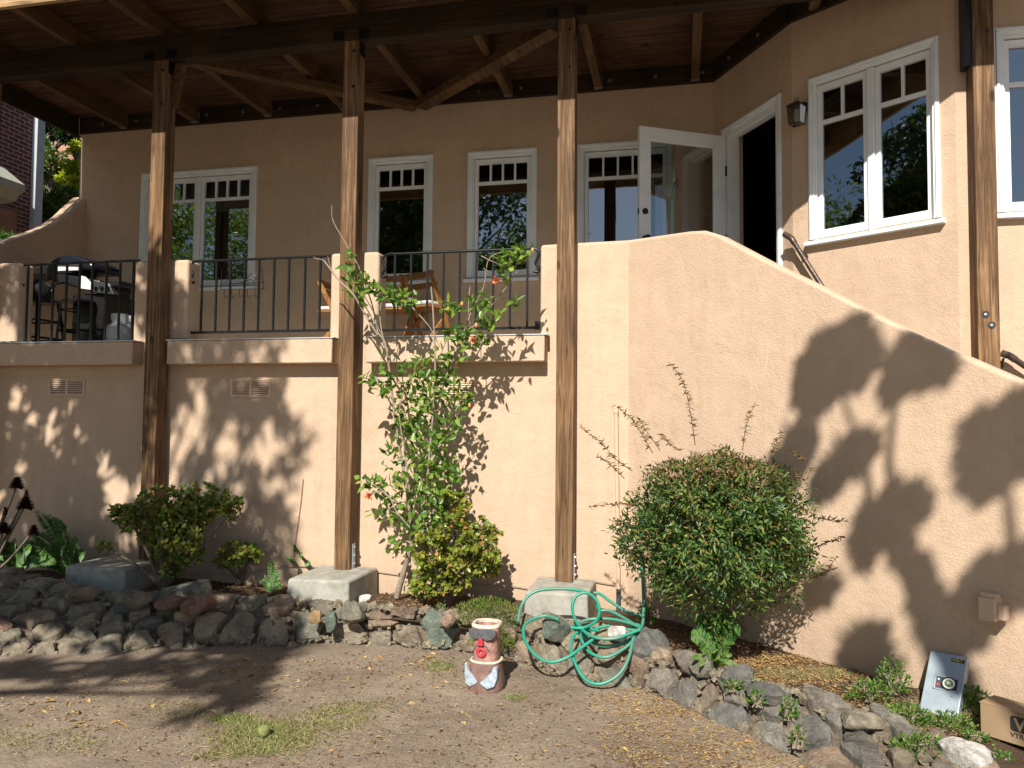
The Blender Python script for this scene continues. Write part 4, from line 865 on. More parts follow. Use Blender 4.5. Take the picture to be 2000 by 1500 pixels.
# ------------------------------------------------------------------ hose
def hose_obj():
    def Yd(y): return interp(y, [985, 1040, 1100, 1150, 1200, 1235, 1290, 1345], [6.28, 6.0, 5.7, 5.5, 5.38, 5.2, 5.04, 4.93])
    def L(pts, off=0, per=7): return spline([aY(x, y, Yd(y)+off) for x, y in pts], per)
    t = thing('garden_hose', aZ(1180, 1300, -.1), 'tangled green garden hose hanging down the wall and looped over the rocks', 'hose')
    strands = [
        ([(1250, 985), (1251, 1030), (1253, 1090), (1256, 1150), (1257, 1195), (1254, 1222), (1244, 1234), (1236, 1250), (1228, 1285), (1208, 1318), (1172, 1336), (1142, 1326), (1122, 1292), (1115, 1258), (1128, 1234), (1150, 1229), (1170, 1232)], 0),
        ([(1250, 1228), (1235, 1252), (1214, 1270), (1182, 1284), (1152, 1274), (1137, 1252), (1136, 1238), (1160, 1228), (1190, 1222)], .03),
        ([(1252, 1226), (1236, 1244), (1215, 1256), (1182, 1262), (1156, 1254), (1140, 1240)], .05),
        ([(1250, 1230), (1200, 1247), (1160, 1244), (1132, 1224), (1118, 1192), (1124, 1166), (1145, 1158), (1165, 1172), (1171, 1195), (1163, 1214), (1140, 1226), (1115, 1226)], -.06),
        ([(1166, 1243), (1140, 1262), (1108, 1284), (1075, 1293), (1046, 1280), (1026, 1252), (1023, 1225), (1040, 1210), (1067, 1203), (1092, 1211)], -.03),
        ([(1012, 1215), (1016, 1190), (1028, 1168), (1050, 1154), (1085, 1150), (1130, 1153), (1160, 1166), (1169, 1190)], -.02),
        ([(1160, 1158), (1172, 1160), (1190, 1173), (1220, 1192), (1253, 1203)], .1),
        ([(1172, 1193), (1190, 1193), (1215, 1205), (1235, 1217), (1250, 1222)], .12),
        ([(1120, 1222), (1150, 1210), (1190, 1209), (1225, 1216), (1252, 1226)], .1),
        ([(1170, 1228), (1200, 1226), (1230, 1230), (1252, 1232)], .14)]
    m_ = MB()
    for pts, off in strands: m_.tube(L(pts, off), .0108, 10)
    m_.build('hose', 'hose_green', t, smooth=60)
    a = aY(1250, 985, 6.28); m_ = MB(); m_.lathe(a-Vector((0, 0, .02)), [(.013, 0), (.016, .005), (.016, .03), (.012, .035), (0, .036)], 12); m_.build('coupling', 'bolt_metal', t)
hose_obj()
#@@GROUND
# ------------------------------------------------------------------ ground
def vnoise(x, y, s, seed=0):
    x = np.asarray(x)*s; y = np.asarray(y)*s; xi = np.floor(x).astype(int); yi = np.floor(y).astype(int); xf = x-xi; yf = y-yi
    def h(a, b): 
        q = np.sin(a*127.1+b*311.7+seed*74.7)*43758.5453; return q-np.floor(q)
    u = xf*xf*(3-2*xf); v = yf*yf*(3-2*yf)
    return (h(xi, yi)*(1-u)+h(xi+1, yi)*u)*(1-v)+(h(xi, yi+1)*(1-u)+h(xi+1, yi+1)*u)*v
def fbm(x, y, s, o=4, seed=0): return sum(vnoise(x, y, s*2**k, seed+k)/2**k for k in range(o))/(2-2**(1-o))
def grid(name, mat, x0, x1, y0, y1, st, zf, kind='structure', keep=None):
    nx, ny = int((x1-x0)/st)+1, int((y1-y0)/st)+1; X, Y_ = np.meshgrid(np.linspace(x0, x1, nx), np.linspace(y0, y1, ny)); Z_ = zf(X, Y_)
    me = bpy.data.meshes.new(name); V = np.stack([X, Y_, Z_], -1).reshape(-1, 3); I = np.arange(nx*ny).reshape(ny, nx)
    F = np.stack([I[:-1, :-1], I[:-1, 1:], I[1:, 1:], I[1:, :-1]], -1).reshape(-1, 4)
    if keep is not None:
        cxy = V[F].mean(1); F = F[keep(cxy[:, 0], cxy[:, 1])]
    me.from_pydata(V.tolist(), [], F.tolist()); me.materials.append(MATS[mat])
    for p in me.polygons: p.use_smooth = True
    o = bpy.data.objects.new(name, me); C.objects.link(o); tag(o, kind=kind); return o
def yard_z(X, Y_): return -.105+(fbm(X, Y_, 1.1, 3, 3)-.5)*.035+(fbm(X, Y_, 9, 3, 5)-.5)*.016
grid('ground', 'dirt', -7.5, 3.0, 2.6, 6.1, .03, yard_z)
m_ = MB(); m_.add([(-300, -300, -.16), (300, -300, -.16), (300, 300, -.16), (-300, 300, -.16)], [(0, 1, 2, 3)]); tag(m_.build('ground', 'dirt'), kind='structure')
topc = [(-40, 1122, .25), (60, 1138, .21), (130, 1158, .16), (300, 1160, .155), (400, 1163, .17), (520, 1170, .17), (650, 1176, .17), (760, 1185, .17), (860, 1193, .17), (1050, 1207, .17), (1140, 1213, .17), (1230, 1240, .17), (1300, 1268, .15), (1400, 1310, .12), (1480, 1335, .10), (1560, 1350, .10), (1700, 1395, .06), (1800, 1430, .03), (1900, 1480, .0), (2000, 1540, -.03)]
basec = [(-40, 1292), (150, 1285), (300, 1275), (450, 1265), (650, 1262), (780, 1268), (900, 1278), (1000, 1292), (1100, 1325), (1170, 1340), (1230, 1347), (1280, 1362), (1330, 1385), (1450, 1440), (1510, 1470), (1560, 1500), (1640, 1560), (1700, 1610), (1750, 1660), (1800, 1720), (1900, 1840), (2000, 1960)]
T3 = [aZ(x, y, z) for x, y, z in topc]; B3 = [aZ(x, y, -.13) for x, y in basec]
def resample(P_, n):
    P_ = np.array(P_); d = np.r_[0, np.cumsum(np.linalg.norm(np.diff(P_, axis=0), axis=1))]; t = np.linspace(0, d[-1], n)
    return np.stack([np.interp(t, d, P_[:, k]) for k in range(3)], -1), d[-1]
NR = 200
XC = np.linspace(-40, 1990, NR)
Tc = np.array([aZ(x, interp(x, [p[0] for p in topc], [p[1] for p in topc]), interp(x, [p[0] for p in topc], [p[2] for p in topc])) for x in XC])
PT_ = [(-40, -330), (60, -120), (130, 20), (300, 230), (400, 360), (520, 500), (650, 640), (760, 752), (860, 856), (950, 948), (1050, 1040), (1140, 1120), (1230, 1205), (1300, 1268), (1400, 1345), (1480, 1405), (1560, 1462), (1700, 1535), (1800, 1590), (1900, 1655), (1990, 1730)]
def base_px(x): return interp(x, [p[0] for p in PT_], [p[1] for p in PT_])
basec = [(-400, 1312), (-200, 1302)]+basec
Bc = np.array([aZ(base_px(x), interp(base_px(x), [p[0] for p in basec], [p[1] for p in basec]), -.13) for x in XC])
_mid = (Tc+Bc)/2; ARC = np.r_[0, np.cumsum(np.linalg.norm(np.diff(_mid[:, :2], axis=0), axis=1))]; LEN = float(ARC[-1])
def surf3(u, v):        # u in metres along the wall, v 0 at base, 1 at top
    u = min(max(u, 0), LEN); i = min(int(np.searchsorted(ARC, u, side='right'))-1, NR-2); f = (u-ARC[i])/(ARC[i+1]-ARC[i])
    a = Vector(Bc[i]*(1-f)+Bc[i+1]*f); b = Vector(Tc[i]*(1-f)+Tc[i+1]*f)
    p = a.lerp(b, v); p.z = a.z+(b.z-a.z)*(v**.7 if v > 0 else v); return p
def soil_z(X, Y_): return .045+.05*np.clip((-X+.5)/3, 0, 1)-.06*np.clip((X-.6)/1.2, 0, 1)+(fbm(X, Y_, 3, 3, 8)-.5)*.06
def soil_keep(X, Y_):
    tx, ty = Tc[:, 0], Tc[:, 1]; return Y_ > np.interp(X, tx, ty)-.06
grid('planter_soil', 'soil', -8.5, 2.4, 3.6, 6.45, .035, soil_z, keep=soil_keep)
# ------------------------------------------------------------------ rock wall
wallroot = thing('rock_wall', (-1.5, 5.3, -.1), 'low mortared rock wall edging the planting bed', 'rock wall')
m_ = MB(); nu, nv = 620, 26
for i in range(nu+1):
    for j in range(nv+1):
        u = LEN*i/nu; v = j/nv; p = surf3(u, v); e = (float(fbm(p.x*1.3, p.y+p.z*2.5, 9, 4, 2))-.5)*.075+(float(fbm(p.x, p.y+p.z, 34, 2, 6))-.5)*.022
        m_.v.append(p+Vector((0, .028-e, -.012+e*.5)))
for i in range(nu):
    for j in range(nv): a = i*(nv+1)+j; m_.f.append((a, a+nv+1, a+nv+2, a+1))
a0 = len(m_.v)
for i in range(nu+1): p = m_.v[i*(nv+1)+nv]; m_.v.append(p+Vector((0, .22, -.05)))
for i in range(nu): m_.f.append((i*(nv+1)+nv, (i+1)*(nv+1)+nv, a0+i+1, a0+i))
m_.build('mortar', 'mortar', wallroot, smooth=40)
m_ = MB(); rs = random.Random(77)
for _ in range(1500):
    u = rs.uniform(0, LEN); v = rs.choice([rs.uniform(0, 1), rs.uniform(.85, 1.0), rs.uniform(0, .12)]); p = surf3(u, v)+Vector((0, -.012, .01)); r_ = rs.uniform(.008, .03)
    q = Matrix.Rotation(rs.uniform(0, 6), 3, Vector((rs.gauss(0, 1), rs.gauss(0, 1), rs.gauss(0, 1))).normalized()); sc = Vector((rs.uniform(.7, 1.3), rs.uniform(.6, 1.1), rs.uniform(.4, .8)))
    vs = [p+q @ Vector((x*sc.x*r_*rs.uniform(.7, 1), y*sc.y*r_*rs.uniform(.7, 1), z*sc.z*r_*rs.uniform(.7, 1))) for x in (-1, 1) for y in (-1, 1) for z in (-1, 1)]
    m_.add(vs, [(0, 1, 3, 2), (4, 6, 7, 5), (0, 4, 5, 1), (2, 3, 7, 6), (0, 2, 6, 4), (1, 5, 7, 3)])
tag(m_.build('rubble_chips', 'rock_chip', wallroot), kind='stuff')
seeds = []
rs = random.Random(4)
HS = np.linalg.norm(Tc-Bc, axis=1)
def hv(u): return float(np.interp(u, ARC, HS))
US = .78
tries = 0
while len(seeds) < 98 and tries < 20000:
    tries += 1; u = rs.uniform(0, LEN); v = rs.uniform(.02, .98)
    rmin = .125 if u < LEN*.72 else .12; rmin *= rs.uniform(.7, 1.4)
    if tries > 9000: rmin *= .8
    if all(hypot((u-a)*US, (v-b)*hv(u)) > rmin for a, b in seeds): seeds.append((u, v))
def clip(poly, a, b):     # keep the side nearer a than b
    mx, my = (a[0]+b[0])/2, (a[1]+b[1])/2; nx, ny = b[0]-a[0], b[1]-a[1]; out = []
    for i in range(len(poly)):
        p, q = poly[i], poly[(i+1) % len(poly)]; dp = (p[0]-mx)*nx+(p[1]-my)*ny; dq = (q[0]-mx)*nx+(q[1]-my)*ny
        if dp <= 0: out.append(p)
        if dp*dq < 0: t = dp/(dp-dq); out.append((p[0]+(q[0]-p[0])*t, p[1]+(q[1]-p[1])*t))
    return out
stone_mats = {}
for si, (su, sv) in enumerate(seeds):
    HV = hv(su); c0 = (su*US, sv*HV); poly = [(su*US-.3, -.02), (su*US+.3, -.02), (su*US+.3, HV*1.06), (su*US-.3, HV*1.06)]
    for k, (a, b) in enumerate(seeds):
        if k != si and abs(a-su) < .7: poly = clip(poly, c0, (a*US, b*hv(a)))
    if len(poly) < 3: continue
    cx_ = sum(p[0] for p in poly)/len(poly); cy_ = sum(p[1] for p in poly)/len(poly)
    def s3(a, b): return surf3(a/US, b/hv(a/US))
    n = 24; ring = []
    for k in range(n):                       # polygon resampled by angle
        an = 2*pi*k/n; dx, dy = cos(an), sin(an); best = 9
        for i in range(len(poly)):
            (x1, y1), (x2, y2) = poly[i], poly[(i+1) % len(poly)]; den = dx*(y2-y1)-dy*(x2-x1)
            if abs(den) < 1e-9: continue
            t = ((x1-cx_)*(y2-y1)-(y1-cy_)*(x2-x1))/den; w_ = ((x1-cx_)*dy-(y1-cy_)*dx)/den
            if t > 0 and -1e-6 <= w_ <= 1+1e-6: best = min(best, t)
        ring.append(best if best < 9 else .05)
    size = sum(ring)/n; tilt = (rs.uniform(-.5, .5), rs.uniform(-.2, .5)); rough = rs.uniform(.4, 1); hgt = min(.055, size*rs.uniform(.3, .6))+.015; planes = [(rs.uniform(-1.3, 1.3), rs.uniform(-1.3, 1.3), rs.uniform(.75, 1.15)) for _ in range(4)]
    levels = [(1.0, -.6), (.985, .2), (.95, .62), (.84, .9), (.6, 1.02), (.38, 1.05), (.16, 1.05)]
    vs = []; eps = .01
    p0 = s3(cx_, cy_); du = s3(cx_+.02, cy_)-s3(cx_-.02, cy_); dv_ = s3(cx_, cy_+.02)-s3(cx_, cy_-.02)
    nn = du.cross(dv_).normalized()
    if nn.y > 0: nn = -nn
    nn = (nn+Vector((0, 0, .25))).normalized()
    offs = [rs.uniform(-1, 1) for _ in range(40)]
    nb = [rs.uniform(.80, 1.02) for _ in range(n)]; k_ = rs.uniform(.8, 1.0); nb = [(nb[i]+nb[i-1])/2*k_ for i in range(n)]
    for li, (sc, h) in enumerate(levels):
        for k in range(n):
            an = 2*pi*k/n; r_ = (ring[k]-.004)*sc*nb[k]
            uu = cx_+cos(an)*r_; vv = cy_+sin(an)*r_
            nz = sin(uu*38+offs[0]*6)*cos(vv*44+offs[1]*6)*.5+sin(uu*90+vv*70+offs[2]*6)*.28+rs.uniform(-.22, .22)
            hh = hgt*min([h]+[c__-(gx*cos(an)+gy*sin(an))*r_/max(size, .01)*.55 for gx, gy, c__ in planes])+nz*.016*rough*(1 if li > 0 else 0)
            vs.append(s3(uu, vv)+nn*hh+(Vector((0, 0, (vv/HV-1)*.05)) if vv/HV > 1 else Vector()))
    vs.append(s3(cx_, cy_)+nn*hgt*min([1.05]+[c__ for _, _, c__ in planes]))
    fs = []
    for li in range(len(levels)-1):
        for k in range(n): a = li*n+k; b = li*n+(k+1) % n; fs += [(a, b, b+n), (a, b+n, a+n)] if (k+li) % 2 else [(a, b, a+n), (b, b+n, a+n)]
    l0 = (len(levels)-1)*n; fs += [(l0+k, l0+(k+1) % n, len(vs)-1) for k in range(n)]
    p = s3(cx_, cy_); px, py = pr(p); mt = 'rock_mixed'
    if px > 1250: mt = 'rock_slate' if rs.random() < .75 else 'rock_mixed'
    else:
        q = rs.random(); mt = 'rock_mixed' if q < .80 else 'rock_red' if q < .83 else 'rock_green' if q < .91 else 'rock_orange' if q < .93 else 'rock_pink' if q < .97 else 'rock_slate'
    m_ = MB(); m_.v = vs; m_.f = fs; o = m_.build('stone', mt, wallroot, smooth=22)
def rock(name, c_, r_, mat, lab, seed=0, flat=.7, cat='rock', group=None):
    rr = random.Random(seed); m_ = MB(); c_ = Vector(c_); k = 12; npl = [Vector((rr.gauss(0, 1), rr.gauss(0, 1), rr.gauss(0, 1))).normalized() for _ in range(15)]; dist = [rr.uniform(.58, .9) for _ in npl]
    vs = []; nla, nlo = 12, 20
    for i in range(nla+1):
        th_ = pi*i/nla
        for j in range(nlo):
            ph = 2*pi*j/nlo; d = Vector((sin(th_)*cos(ph), sin(th_)*sin(ph), cos(th_))); q = 1.0
            for n_, e_ in zip(npl, dist):
                t = d.dot(n_)
                if t > .05: q = min(q, e_/t)
            q *= 1+rr.uniform(-.03, .03); vs.append(c_+Vector((d.x*r_*q, d.y*r_*q, d.z*r_*q*flat)))
    m_.v = vs; m_.f = [(i*nlo+j, (i+1)*nlo+j, (i+1)*nlo+(j+1) % nlo, i*nlo+(j+1) % nlo) for i in range(nla) for j in range(nlo)]
    return tag(m_.build(name, mat, loc=(c_.x, c_.y, c_.z-r_*flat*.8), smooth=24), lab, cat, group)
def rk_at(px, py, z, r_, mat, lab, seed, flat=.7): p = aZ(px, py, z); rock('loose_rock', p, r_, mat, lab, seed, flat, 'rock', 'loose rocks on top of the planter edge')
rk_at(1206, 1238, .19, .075, 'rock_quartz', 'white quartz rock caught inside the hose loops', 3, .8)
rk_at(1085, 1226, .15, .13, 'rock_green', 'olive grey boulder under the left hose loop', 5, .75)
rk_at(1272, 1258, .14, .15, 'rock_slate', 'rough dark boulder just right of the hose', 8, .8)
rk_at(1890, 1478, .02, .14, 'rock_quartz', 'large whitish rock near the carton at lower right', 12, .6)
rk_at(165, 1160, .19, .14, 'rock_mixed', 'smooth oval rock resting on the shaded left part of the wall', 21, .5)
rk_at(390, 1180, .17, .14, 'rock_red', 'reddish slab on the shaded rock wall', 31, .6)
rk_at(330, 1178, .17, .13, 'rock_red', 'dark red rock left of the reddish slab', 33, .6)
rk_at(270, 1172, .17, .13, 'rock_mixed', 'brown angular rock under the shaded footing', 35, .6)
rk_at(712, 1170, .14, .07, 'rock_quartz', 'small speckled rock beside the second footing', 41, .6)
rk_at(690, 1198, .14, .105, 'rock_mixed', 'tan rock with flat top left of the hibiscus trunk', 43, .8)
rk_at(618, 1205, .12, .06, 'rock_orange', 'small orange rock under the second footing', 45, .9)
rk_at(645, 1212, .10, .06, 'rock_green', 'upright green rock beside the orange one', 47, 1.5)
rk_at(876, 1210, .15, .075, 'rock_pink', 'rounded pink rock left of the statue top', 49, .8)
rk_at(1500, 1352, .10, .12, 'rock_slate', 'grey slab on the right hand planter edge', 51, .6)
rk_at(1440, 1322, .12, .11, 'rock_slate', 'dark slate rock below the round shrub', 53, .8)
rk_at(1340, 1288, .14, .10, 'rock_slate', 'grey rock under the fern clump', 55, .8)
rk_at(1370, 1300, .13, .10, 'rock_mixed', 'leaning rock right of the fern clump', 57, .9)
rk_at(1680, 1405, .07, .12, 'rock_mixed', 'wide flat rock at the lower right planter edge', 59, .45)
#@@PLANTS
# ------------------------------------------------------------------ plants
def stem_set(m_, stems, r0=.008, r1=.002, n=6):
    for P_ in stems:
        k = len(P_); m_.tube(P_, [r0+(r1-r0)*i/(k-1) for i in range(k)], n)
def leaves_along(P_, spacing, jit, out):
    for a, b in zip(P_[:-1], P_[1:]):
        d = b-a; n = max(1, int(d.length/spacing+random.random()))
        for i in range(n): out.append((a+d*random.random()+Vector((rnd(-jit, jit), rnd(-jit, jit), rnd(-jit, jit))), d.normalized()))
# --- hibiscus
def hibiscus():
    base = aZ(775, 1168, .10)
    t = thing('hibiscus_shrub', base, 'tall leggy hibiscus with orange flowers growing against the porch', 'shrub')
    def Yh(y): return interp(y, [480, 700, 1000, 1165], [5.82, 5.92, 6.02, base.y])
    def L(pts, dy=0): return spline([aY(x, y, Yh(y)+dy*min(1, (1165-y)/150)) for x, y in pts], 4)
    thick = [([(775, 1166), (785, 1130), (798, 1085), (806, 1060)], .028, .02, 0), ([(806, 1060), (800, 1000), (790, 930), (778, 860), (768, 790), (760, 720), (752, 670), (738, 650)], .015, .007, 0),
             ([(752, 680), (742, 620), (747, 580)], .007, .003, 0), ([(738, 655), (705, 600), (690, 575), (660, 545), (632, 508)], .009, .006, .0), ([(738, 650), (728, 600), (715, 560), (700, 520), (672, 470), (650, 430), (648, 400)], .007, .0025, .05),
             ([(810, 1100), (880, 960), (872, 900), (868, 860)], .014, .01, .1), ([(820, 1120), (830, 1000), (838, 900), (845, 820), (850, 720), (846, 610), (842, 560)], .012, .006, -.05),
             ([(845, 830), (870, 740), (900, 670), (940, 620), (990, 560), (1010, 530)], .009, .003, 0), ([(850, 760), (880, 720), (905, 650), (925, 600), (945, 560), (960, 500), (1035, 492)], .008, .003, .08),
             ([(800, 960), (790, 880), (780, 800), (800, 740), (820, 700)], .008, .003, -.1), ([(770, 800), (740, 750), (720, 740), (706, 738)], .006, .003, 0), ([(790, 980), (770, 980), (745, 960), (725, 965)], .007, .003, -.1),
             ([(800, 1030), (775, 1000), (760, 970), (735, 950), (712, 935)], .007, .003, -.1), ([(830, 930), (860, 880), (870, 820), (860, 780)], .007, .003, .05), ([(700, 575), (745, 572), (790, 578), (810, 590)], .004, .002, 0),
             ([(805, 600), (840, 640), (860, 680)], .005, .003, 0), ([(918, 560), (915, 600), (920, 650)], .004, .003, 0), ([(850, 720), (870, 670), (880, 640)], .005, .003, 0), ([(695, 560), (720, 610), (738, 640), (750, 660)], .006, .003, .04),
             ([(632, 508), (618, 505), (612, 502)], .004, .002, 0), ([(655, 540), (645, 520), (640, 500)], .004, .002, 0), ([(940, 500), (960, 510), (985, 520)], .004, .002, 0), ([(985, 545), (1000, 515), (1015, 495)], .004, .002, 0), ([(820, 900), (800, 850), (790, 800)], .006, .003, .1), ([(850, 860), (880, 830), (898, 800)], .005, .002, 0)]
    m_ = MB()
    for pts, r0, r1, dy in thick: P_ = L(pts, dy); k = len(P_); m_.tube(P_, [r0+(r1-r0)*i/(k-1) for i in range(k)], 8)
    m_.build('branches', 'twig', t, smooth=60)
    # leaf clumps: image ellipses on the shrub's own depth
    cl = [(700, 560, 22, 35, 40), (685, 520, 14, 30, 22), (715, 565, 18, 20, 20), (770, 578, 28, 14, 26), (800, 590, 22, 18, 22), (745, 572, 14, 12, 10), (880, 600, 26, 14, 22), (940, 590, 22, 25, 26), (1000, 505, 34, 16, 40), (1020, 495, 18, 12, 16), (985, 530, 16, 14, 12), (1000, 590, 18, 16, 14), (905, 650, 34, 22, 34), (955, 620, 24, 20, 26), (950, 645, 20, 14, 14), (925, 665, 34, 18, 24),
          (870, 700, 36, 18, 30), (810, 730, 46, 30, 60), (740, 740, 26, 20, 26), (720, 745, 16, 12, 12), (745, 760, 24, 14, 18), (840, 770, 56, 38, 95), (880, 740, 24, 22, 24), (900, 780, 26, 24, 22), (800, 800, 40, 36, 55), (850, 830, 52, 38, 80), (790, 860, 30, 36, 40), (845, 890, 50, 38, 80), (870, 930, 32, 34, 45), (820, 940, 46, 38, 75), (765, 960, 34, 28, 36), (760, 900, 16, 18, 12),
          (735, 945, 24, 18, 20), (712, 940, 14, 10, 10), (750, 1000, 26, 22, 24), (830, 990, 50, 40, 75), (870, 980, 30, 30, 34), (800, 1040, 34, 36, 40), (850, 1030, 36, 36, 44), (776, 1080, 14, 16, 8), (800, 1150, 10, 14, 6), (745, 700, 10, 10, 4)]
    P_, D_ = [], []
    for cx, cy, rx, ry, n in cl:
        for _ in range(int(n*1.25)):
            a, r_ = rnd(0, 2*pi), sqrt(random.random()); x, y = cx+cos(a)*r_*rx, cy+sin(a)*r_*ry; p = aY(x, y, Yh(y)+random.gauss(0, .09 if ry > 25 else .05)); P_.append(p)
            D_.append((random.gauss(0, .6), random.gauss(-.35, .6), random.gauss(.1, .6)))
    n = len(P_); Nn = rdir(n)*.8+np.array([0, -.5, .8])
    leafmesh('foliage', P_, D_, Nn, RNG.uniform(.045, .10, n), RNG.uniform(.03, .058, n), 'leaf_hibiscus', t, fold=.12)
    for (x, y), r_ in (((970, 548), .045), ((925, 664), .04), ((722, 968), .05)):
        c_ = aY(x, y, Yh(y)-.08); n = 30; D_ = rdir(n)*.8+np.array([0, -.9, 0]); leafmesh('flower', [c_]*n, D_, rdir(n), RNG.uniform(r_*.7, r_*1.2, n), RNG.uniform(.02, .035, n), 'petal', t)
    for x, y in ((1040, 493), (917, 796), (930, 640), (902, 598)): m_ = MB(); c_ = aY(x, y, Yh(y)-.06); m_.lathe(c_, [(.003, 0), (.011, .01), (.012, .022), (.005, .036), (0, .038)], 10); m_.build('bud', 'petal', t, smooth=60)
hibiscus()
# --- big nandina
def nandina():
    c_ = Vector((.22, 5.16, .86)); base = aZ(1440, 1235, .06)
    t = thing('round_shrub', base, 'large rounded bushy shrub with reddish tips in front of the stair wall', 'shrub')
    R_ = Vector((.58, .50, .60)); N_ = 34000
    d = rdir(N_); lump = 1+.05*RNG.normal(size=N_)+.10*np.sin(d[:, 0]*5+1)*np.cos(d[:, 2]*6)+.08*np.sin(d[:, 1]*9+d[:, 2]*7)+.05*np.sin(d[:, 0]*17+d[:, 2]*13)
    rad = (1-.5*RNG.random(N_)**1.8)*lump; low = np.clip(-d[:, 2], 0, 1)
    P_ = np.array(c_)+d*rad[:, None]*np.array(R_)*np.stack([np.where(low > .3, 1-.75*(low-.3), 1)*(1-.22*np.clip(d[:, 2], 0, 1)), np.where(low > .3, 1-.85*(low-.3)-.1, 1), 1-.0*low], -1)
    keep = ~((d[:, 2] < -.15) & (RNG.random(N_) < np.clip((-d[:, 2]-.1)*1.15, 0, .93)))
    gap = np.sin(P_[:, 0]*15+2)*np.sin(P_[:, 2]*17+P_[:, 0]*6)*np.sin(P_[:, 1]*14+1)+.4*np.sin(P_[:, 0]*37)*np.sin(P_[:, 2]*33)
    keep &= ~((gap > .30) & (RNG.random(N_) < .9) & (rad > .72))
    P_[:, 2] = np.where(P_[:, 2] > c_.z+.44, c_.z+.44+(P_[:, 2]-c_.z-.44)*.45, P_[:, 2])
    nw = np.array(SW.n); dist = (P_-np.array(SW.o)) @ nw; keep &= dist > .04
    P_ = P_[keep]; d = d[keep]; n = len(P_)
    D_ = d*.6+rdir(n)*.9+np.array([0, 0, -.1]); Nn = d+rdir(n)*.7+np.array([0, 0, .5])
    redzone = RNG.random(n) < np.clip((P_[:, 2]-c_.z-.22)*3.2, .03, .8)
    leafmesh('foliage', P_[~redzone], D_[~redzone], Nn[~redzone], RNG.uniform(.026, .055, (~redzone).sum()), RNG.uniform(.011, .02, (~redzone).sum()), 'leaf_nandina', t)
    leafmesh('foliage', P_[redzone], D_[redzone], Nn[redzone], RNG.uniform(.022, .045, redzone.sum()), RNG.uniform(.008, .016, redzone.sum()), 'leaf_shoot', t)
    m_ = MB()
    for k in range(16):
        a = rnd(0, 2*pi); r_ = rnd(.1, .42); b = base+Vector((rnd(-.12, .12), rnd(-.1, .1), -.02)); e = c_+Vector((cos(a)*r_, sin(a)*r_*.7, rnd(-.15, .25))); m_.tube(spline([b, b.lerp(e, .5)+Vector((rnd(-.08, .08), rnd(-.05, .05), 0)), e], 4), [.011, .010, .009, .008, .007, .006, .005, .004, .003], 6)
    m_.build('stems', 'twig', t)
    sh = [[(1358, 870), (1350, 815), (1340, 765), (1328, 735), (1310, 712)], [(1275, 885), (1255, 850), (1235, 820), (1200, 790)], [(1290, 880), (1265, 845), (1250, 820)], [(1235, 920), (1200, 895), (1175, 865), (1130, 833)], [(1220, 935), (1190, 905), (1165, 890)],
          [(1330, 880), (1310, 868), (1290, 845)], [(1450, 880), (1458, 830), (1475, 785)], [(1510, 890), (1515, 870), (1525, 845)], [(1550, 965), (1560, 935), (1590, 912)], [(1590, 1010), (1620, 1015), (1650, 1018)], [(1590, 1070), (1620, 1058), (1650, 1048)], [(1235, 985), (1195, 985), (1150, 990)], [(1570, 900), (1560, 890), (1540, 880)], [(1580, 1130), (1610, 1120), (1635, 1085)], [(1270, 1060), (1240, 1080), (1205, 1072)]]
    LP, LD = [], []
    for s_ in sh:
        Y_ = 5.1+rnd(-.15, .1); P3 = spline([aY(x, y, Y_) for x, y in s_], 4); m_ = MB(); stem_set(m_, [P3], .0035, .0012, 5); m_.build('shoot', 'twig_red', t)
        for a, b in zip(P3[1:-1], P3[2:]):
            for q in range(5):
                p = a.lerp(b, random.random()); d_ = Vector((rnd(-1, 1), rnd(-1, 1), rnd(-.3, .5))); 
                LP.append(p); LD.append(d_)
    n = len(LP); leafmesh('shoot_leaves', LP, LD, rdir(n)+np.array([0, 0, 1.]), RNG.uniform(.028, .048, n), RNG.uniform(.008, .014, n), 'leaf_shoot', t)
nandina()
# --- jade plants
def jade(cl, base, Y_, mat, lab, dens=1.5, leaf=.042, group='jade plants in the bed'):
    t = thing('jade_plant', base, lab, 'plant', group); m_ = MB(); P_, D_ = [], []
    for (cx, cy, rx, ry, n) in cl:
        yc = Y_+rnd(-.1, .1); cc = aY(cx, cy, yc); mid = base.lerp(cc, .5)+Vector((rnd(-.06, .06), rnd(-.04, .04), .02)); m_.tube(spline([base, mid, cc], 4), [.02, .018, .016, .014, .012, .01, .009, .008, .006], 7)
        for _ in range(int(n*dens)):
            a, r_ = rnd(0, 2*pi), sqrt(random.random()); q = aY(cx+cos(a)*r_*rx, cy+sin(a)*r_*ry, yc+random.gauss(0, .09)); ax = (q-cc+Vector((0, -.02, .08))).normalized()
            m_.tube([q-ax*.05, q], [.004, .003], 4, cap=False)
            for k in range(7):
                an = k*2.4+rnd(0, 1); o_ = ax.orthogonal().normalized(); o2 = ax.cross(o_); P_.append(q-ax*rnd(0, .03)); D_.append(ax*rnd(.2, 1)+o_*cos(an)+o2*sin(an))
    m_.build('stems', 'bark', t); n = len(P_); leafmesh('leaves', P_, D_, rdir(n)+np.array([0, -.3, 1.]), RNG.uniform(leaf*.75, leaf*1.25, n), RNG.uniform(leaf*.5, leaf*.85, n), mat, t, prof=OVAL, fold=.1)
jade([(300, 1000, 60, 30, 40), (380, 1000, 50, 30, 40), (345, 1020, 50, 30, 40), (330, 985, 70, 38, 75), (250, 1010, 35, 28, 36), (400, 975, 55, 32, 48), (440, 985, 34, 20, 20), (365, 1060, 34, 50, 60), (330, 1090, 30, 40, 36), (300, 1040, 40, 30, 30), (235, 1000, 20, 14, 10), (205, 1068, 14, 12, 6), (455, 1000, 16, 20, 8)], aZ(320, 1150, .1), 5.95, 'leaf_jade', 'big dark green jade plant spreading in front of the left post')
